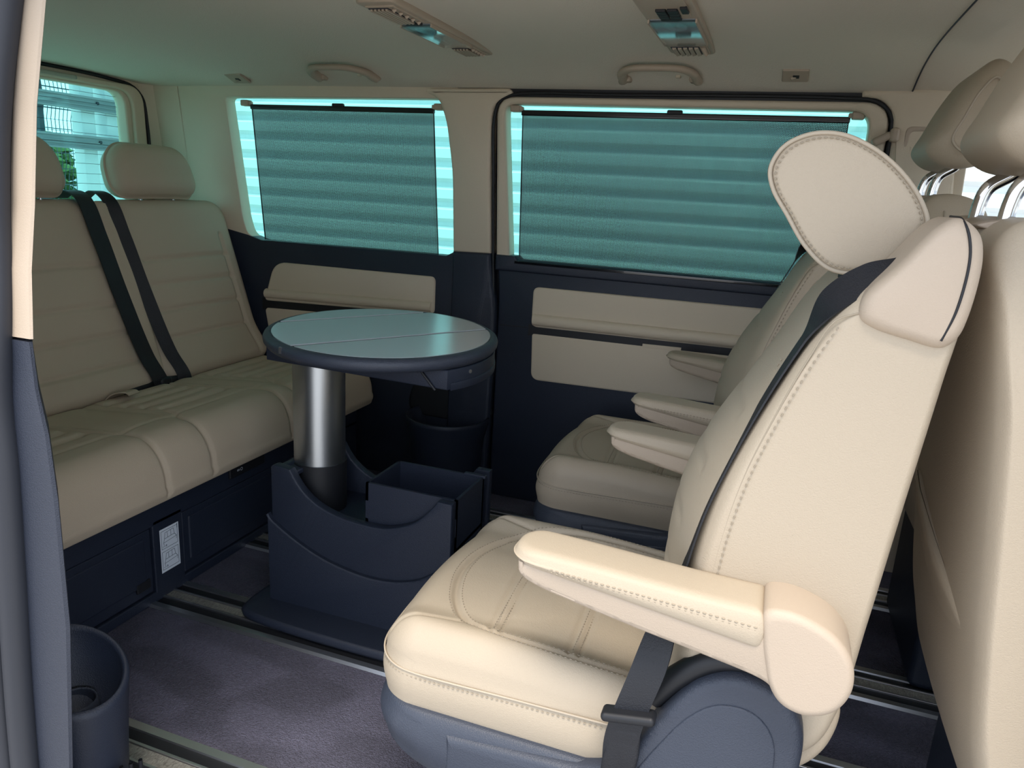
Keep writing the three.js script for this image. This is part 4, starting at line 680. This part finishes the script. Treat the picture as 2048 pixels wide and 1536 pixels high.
// ---------------------------------------------------------------- front seats, seen from behind
function frontSeat(zc, s, label) {
  const t = thing('front_seat', label, 'seat', 'front seats with chrome headrest posts'); t.position.set(s > 0 ? 0.008 : 0.054, s > 0 ? 0.012 : 0.052, zc);
  obj('pedestal', box(0.36, 0.78, s > 0 ? -0.012 : -0.052, 0.28, -0.20, 0.20, 0.02), M.dark, t);
  obj('cushion', pad({ x0: 0.36, x1: 0.86, z0: -0.235, z1: 0.235, ra: 0.04, rb: 0.08, top: 0.43, bot: 0.28, e: 0.05, nx: 40, nz: 40 }), M.leather, t);
  const back = obj('backrest', blob({ pts: [[0.33, 0.30], [0.285, 0.42], [0.262, 0.56], [0.246, 0.70], [0.228, 0.84], [0.208, 0.95], [0.205, 1.01], [0.225, 1.036], [0.27, 1.04], [0.315, 1.02], [0.34, 0.94], [0.37, 0.78], [0.40, 0.60], [0.43, 0.44], [0.44, 0.36], [0.40, 0.30]], z0: -0.238, z1: 0.238, e: 0.034, crown: 0.004, n: 160, rings: 18, nw: 40, center: [0.32, 0.66], warp: (x, y, z) => {
    const m = 0.33 - (y - 0.66) * 0.12, f = sstep(m - 0.02, m - 0.07, x), d = 0.006 * (z / 0.238) ** 2 * sstep(1.04, 0.9, y);
    const k = 1 - 0.16 * sstep(0.85, 1.04, y); return [x + f * d, y, z * k];
  } }), M.leather, t);
  part(back, 'beige leather back of the seat');
  const seam = (k) => [[0.244, 1.008], [0.250, 0.965], [0.268, 0.85], [0.288, 0.70], [0.302, 0.58], [0.326, 0.44], [0.350, 0.35]].map(([x, y]) => [x, y, k * (0.2393) * (1 - 0.16 * sstep(0.85, 1.04, y))]);
  obj('side_seam', [1, -1].map((k) => tube(seam(k), 0.0013, 60, 5)), M.thread, back);
  part(obj('map_pocket', pad({ x0: 0.0, x1: 0.30, z0: -0.19, z1: 0.19, ra: 0.03, rb: 0.02, top: (v, z) => 0.017 + 0.010 * Math.cos(Math.PI * z / 0.38) * (v / 0.3), bot: 0.0, e: 0.03, eh: 0.016, nx: 30, nz: 30, warp: (v, h, z) => { const y = 0.34 + v * (1.02 - 0.30 * (z / 0.19 * 0.5 + 0.5) * (v / 0.3)); return [lerp(0.335, 0.258, clamp((y - 0.34) / 0.29)) - h + 0.004 + 0.006 * (z / 0.238) ** 2, y, z]; } }), M.leather, back), 'beige pocket on the seat back');
  const head = obj('headrest', blob({ pts: [[0.175, 1.13], [0.19, 1.175], [0.215, 1.235], [0.245, 1.285], [0.275, 1.305], [0.305, 1.29], [0.32, 1.24], [0.315, 1.17], [0.295, 1.115], [0.255, 1.095], [0.205, 1.10]], z0: -0.135, z1: 0.135, e: 0.045, crown: 0.006, n: 100, rings: 18, nw: 16, warp: (x, y, z) => [x + 0.03, y, z] }), M.leather, t);
  part(head, 'beige headrest on two chrome posts');
  const hs = smoothPts([[0.215, 1.145], [0.228, 1.19], [0.248, 1.24], [0.27, 1.265], [0.29, 1.24], [0.295, 1.18], [0.28, 1.135], [0.25, 1.12]], 60, true);
  obj('piping', [1, -1].map((k) => tube(hs.map(([x, y]) => [x + 0.03, y, k * 0.1395]), 0.0025, 100, 6, true)), M.piping, head);
  for (const z of [-0.075, 0.075]) obj('headrest_post', tube([[0.236, 1.0, z], [0.238, 1.055, z], [0.245, 1.078, z], [0.272, 1.10, z], [0.285, 1.13, z]], 0.009, 40, 14), M.chrome, head);
  for (const z of [-0.075, 0.075]) obj('post_sleeve', blob({ pts: [[0.205, 1.030], [0.222, 1.036], [0.25, 1.038], [0.262, 1.034], [0.25, 1.028], [0.215, 1.026]], z0: z - 0.02, z1: z + 0.02, e: 0.004, n: 40 }), M.beige, back);
}
frontSeat(0.40, 1, 'front passenger seat at the right edge, its back to the captain seat');
frontSeat(-0.40, -1, 'driver seat with headrest beyond the passenger headrest');

// ---------------------------------------------------------------- blinds
function blind(x0, x1, label, group) {
  const t = thing('roller_blind', label, 'blind', group), d = -0.022;
  part(obj('mesh_cloth', grid(2, 12, (u, v) => { const y = lerp(0.824, 1.288, v); return [lerp(x0 + 0.004 * v, x1 - 0.004 * v, u), y, zw(y) + d]; }), M.mesh, t), 'dark woven mesh cloth');
  const zb = zw(1.286) + d, mid = (x0 + x1) / 2;
  obj('pull_bar', box(x0 + 0.002, x1 - 0.002, 1.274, 1.291, zb - 0.007, zb + 0.007, 0.004), M.gloss, t);
  obj('pull_tab', box(mid - 0.022, mid + 0.022, 1.286, 1.299, zb - 0.004, zb + 0.010, 0.004), M.black, t);
  for (const [x, k] of [[x0, -1], [x1, 1]]) obj('hook', [box(x + (k < 0 ? -0.032 : 0.0), x + (k < 0 ? 0.0 : 0.032), 1.284, 1.304, zb - 0.012, zb + 0.016, 0.005), box(x + (k < 0 ? -0.014 : -0.008), x + (k < 0 ? 0.008 : 0.014), 1.288, 1.30, zb - 0.006, zb + 0.012, 0.003)], M.beige, t);
  for (const [x, k] of [[x0, 1], [x1, -1]]) obj('cloth_hem', plate(roundShape([[x, 0.824], [x + k * 0.003, 0.824], [x + k * 0.007, 1.285], [x + k * 0.004, 1.285]], 0.0005), d - 0.0015, d + 0.001), M.black, t);
}
blind(-1.800, -1.088, 'mesh roller blind over the smaller rear side window', 'roller blinds');
blind(-0.797, 0.136, 'mesh roller blind over the larger sliding door window', 'roller blinds');

// ---------------------------------------------------------------- ceiling fittings
const cy = (z) => yc(0, z);
function handle(xc, w, label) {
  const t = thing('grab_handle', label, 'handle', 'ceiling grab handles'), z = -0.672, y = yc(xc, z) - 0.004, h = w / 2;
  const bend = (x) => [[-1, 0.0], [-0.93, -0.6], [-0.62, -1], [0, -1.08], [0.62, -1], [0.93, -0.6], [1, 0]].map(([u, v]) => V(xc + u * h, y - 0.012 * v, z - 0.10 * v));
  const c = new THREE.CatmullRomCurve3(bend(), false, 'centripetal'), pts = c.getPoints(60), p = [], ix = [], K = 12;
  pts.forEach((q, i) => { const u = (i / 60 - 0.5) * 2, ra = lerp(0.0105, 0.016, Math.pow(Math.abs(u), 2.5)), tn = c.getTangent(i / 60), n1 = V(0, 0, 1).sub(tn.clone().multiplyScalar(tn.z)).normalize(), n2 = tn.clone().cross(n1); for (let k = 0; k < K; k++) { const a = k / K * 6.28318; const o = q.clone().addScaledVector(n1, Math.cos(a) * ra * 1.1).addScaledVector(n2, Math.sin(a) * ra * 0.85); p.push(o.x, o.y, o.z); } });
  for (let i = 0; i < 60; i++) for (let k = 0; k < K; k++) { const a = i * K + k, b = i * K + (k + 1) % K; ix.push(a, b + K, b, a, a + K, b + K); }
  const g = new THREE.BufferGeometry(); g.setAttribute('position', new THREE.Float32BufferAttribute(p, 3)); g.setIndex(ix); g.computeVertexNormals();
  obj('grip', g, M.beige, t);
  for (const k of [-1, 1]) obj('mount', new RoundedBoxGeometry(0.034, 0.016, 0.034, 3, 0.007).translate(xc + k * (h - 0.004), y, z), M.beige, t);
  obj('mount_cap', new RoundedBoxGeometry(0.014, 0.008, 0.014, 2, 0.003).translate(xc + h * 0.5, y + 0.006, z + 0.012), M.trim, t);
}
handle(-1.352, 0.20, 'beige grab handle above the rear side window');
handle(-0.367, 0.20, 'beige grab handle above the sliding door window');
function hook(xc, z, w, label) {
  const t = thing('coat_hook', label, 'hook', 'coat hooks in the headliner'), y = yc(xc, z);
  const slope = 0.34;
  obj('plate', new RoundedBoxGeometry(w, 0.008, 0.058, 3, 0.003).rotateX(-slope).translate(xc, y - 0.003, z), M.beige, t);
  obj('recess', new RoundedBoxGeometry(0.016, 0.006, 0.016, 2, 0.002).rotateX(-slope).translate(xc + 0.002, y - 0.0055, z + 0.0), M.black, t);
  obj('peg', new RoundedBoxGeometry(0.014, 0.008, 0.010, 2, 0.003).rotateZ(0.4).translate(xc - 0.004, y - 0.009, z - 0.004), M.beige, t);
}
hook(-1.772, -0.668, 0.066, 'beige coat hook plate near the rear pillar');
hook(-0.019, -0.646, 0.064, 'beige coat hook plate above the large captain headrest');
function flatXZ(shape, y0, y1, bevel = 0) { return ext(shape, y0, y1, bevel).rotateX(Math.PI / 2); } // shape in x, z; grows down from -y0 to -y1
function ceilingLamp(xa, xb, withKeys, label) {
  const t = thing('ceiling_lamp', label, 'lamp', 'ceiling lamps with air vents'), y = 1.42, za = -0.525, zb = 0.06, xm = (xa + xb) / 2;
  const outline = (m) => roundShape([[xa + m, za + 0.02 + m], [xb - m, za + m], [xb - m, zb - m], [xa + m, zb - m]], [0.02, 0.03, 0.02, 0.02]);
  obj('bezel', flatXZ(outline(0), 0, 0.017, 0.004).translate(0, y, 0), M.beige, t);
  const b = y - 0.017;
  // lens over a reflector
  const l0 = -0.370, l1 = -0.135;
  const lens = obj('lens_tray', box(xa + 0.007, xb - 0.007, b - 0.002, b + 0.004, l0, l1, 0.002), M.galv, t);
  obj('reflector', [new THREE.SphereGeometry(0.028, 24, 12, 0, 6.283, 0, 1.2).scale(0.9, 0.16, 1.5).translate(xm, b - 0.006, -0.19), tube([[xm - 0.012, b - 0.002, -0.34], [xm - 0.005, b - 0.002, -0.26], [xm - 0.01, b - 0.002, -0.17]], 0.003, 20, 8)], M.reflector, lens);
  obj('lens', box(xa + 0.007, xb - 0.007, b - 0.0075, b - 0.005, l0, l1, 0.001), M.lens, lens);
  obj('lens_rim', [box(xa + 0.004, xa + 0.008, b - 0.008, b, l0, l1, 0.001), box(xb - 0.008, xb - 0.004, b - 0.008, b, l0, l1, 0.001)], M.beige, lens);
  for (const z of [l0 - 0.006, l1 + 0.008]) obj('switch', new THREE.CylinderGeometry(0.014, 0.014, 0.006, 20).scale(1.5, 1, 0.55).translate(xm, b - 0.002, z), M.black, t);
  const vent = (z0, z1) => {
    const v = obj('vent', [box(xa + 0.010, xb - 0.010, b - 0.003, b + 0.002, z0, z1, 0.002)], M.beige, t);
    const w = xb - xa - 0.044, n = 5;
    for (let k = 0; k < n; k++) obj('slat', new THREE.BoxGeometry(w / n - 0.004, 0.005, z1 - z0 - 0.02).rotateZ(0.25).translate(xa + 0.016 + (k + 0.5) * w / n, b - 0.006, (z0 + z1) / 2), M.beige, v);
    obj('vent_gap', box(xa + 0.014, xa + 0.016 + w, b - 0.0045, b - 0.002, z0 + 0.008, z1 - 0.008), M.dark, v);
    for (let k = 0; k < 5; k++) obj('thumb_rib', new THREE.ConeGeometry(0.006, 0.008, 4).rotateX(Math.PI / 2).translate(xb - 0.019, b - 0.005, lerp(z0 + 0.015, z1 - 0.015, k / 4)), M.beige, v);
  };
  vent(-0.495, -0.392);
  if (!withKeys) vent(-0.112, 0.03);
  else {
    const k = obj('key_panel', box(xa + 0.012, xb - 0.012, b - 0.004, b + 0.002, -0.112, 0.04, 0.003), M.beige, t);
    for (let i = 0; i < 3; i++) for (let j = 0; j < 2; j++) obj('key', box(xm - 0.018 + j * 0.022, xm + 0.002 + j * 0.022, b - 0.009, b - 0.003, -0.098 + i * 0.022, -0.078 + i * 0.022, 0.002), M.black, k);
    obj('key', box(xm + 0.030, xm + 0.044, b - 0.009, b - 0.003, -0.06, -0.02, 0.002), M.black, k);
  }
}
ceilingLamp(-0.884, -0.796, false, 'ceiling lamp with vents over the table');
ceilingLamp(-0.318, -0.210, true, 'ceiling lamp with black keys over the captain seats');

renderer.render(scene, camera);
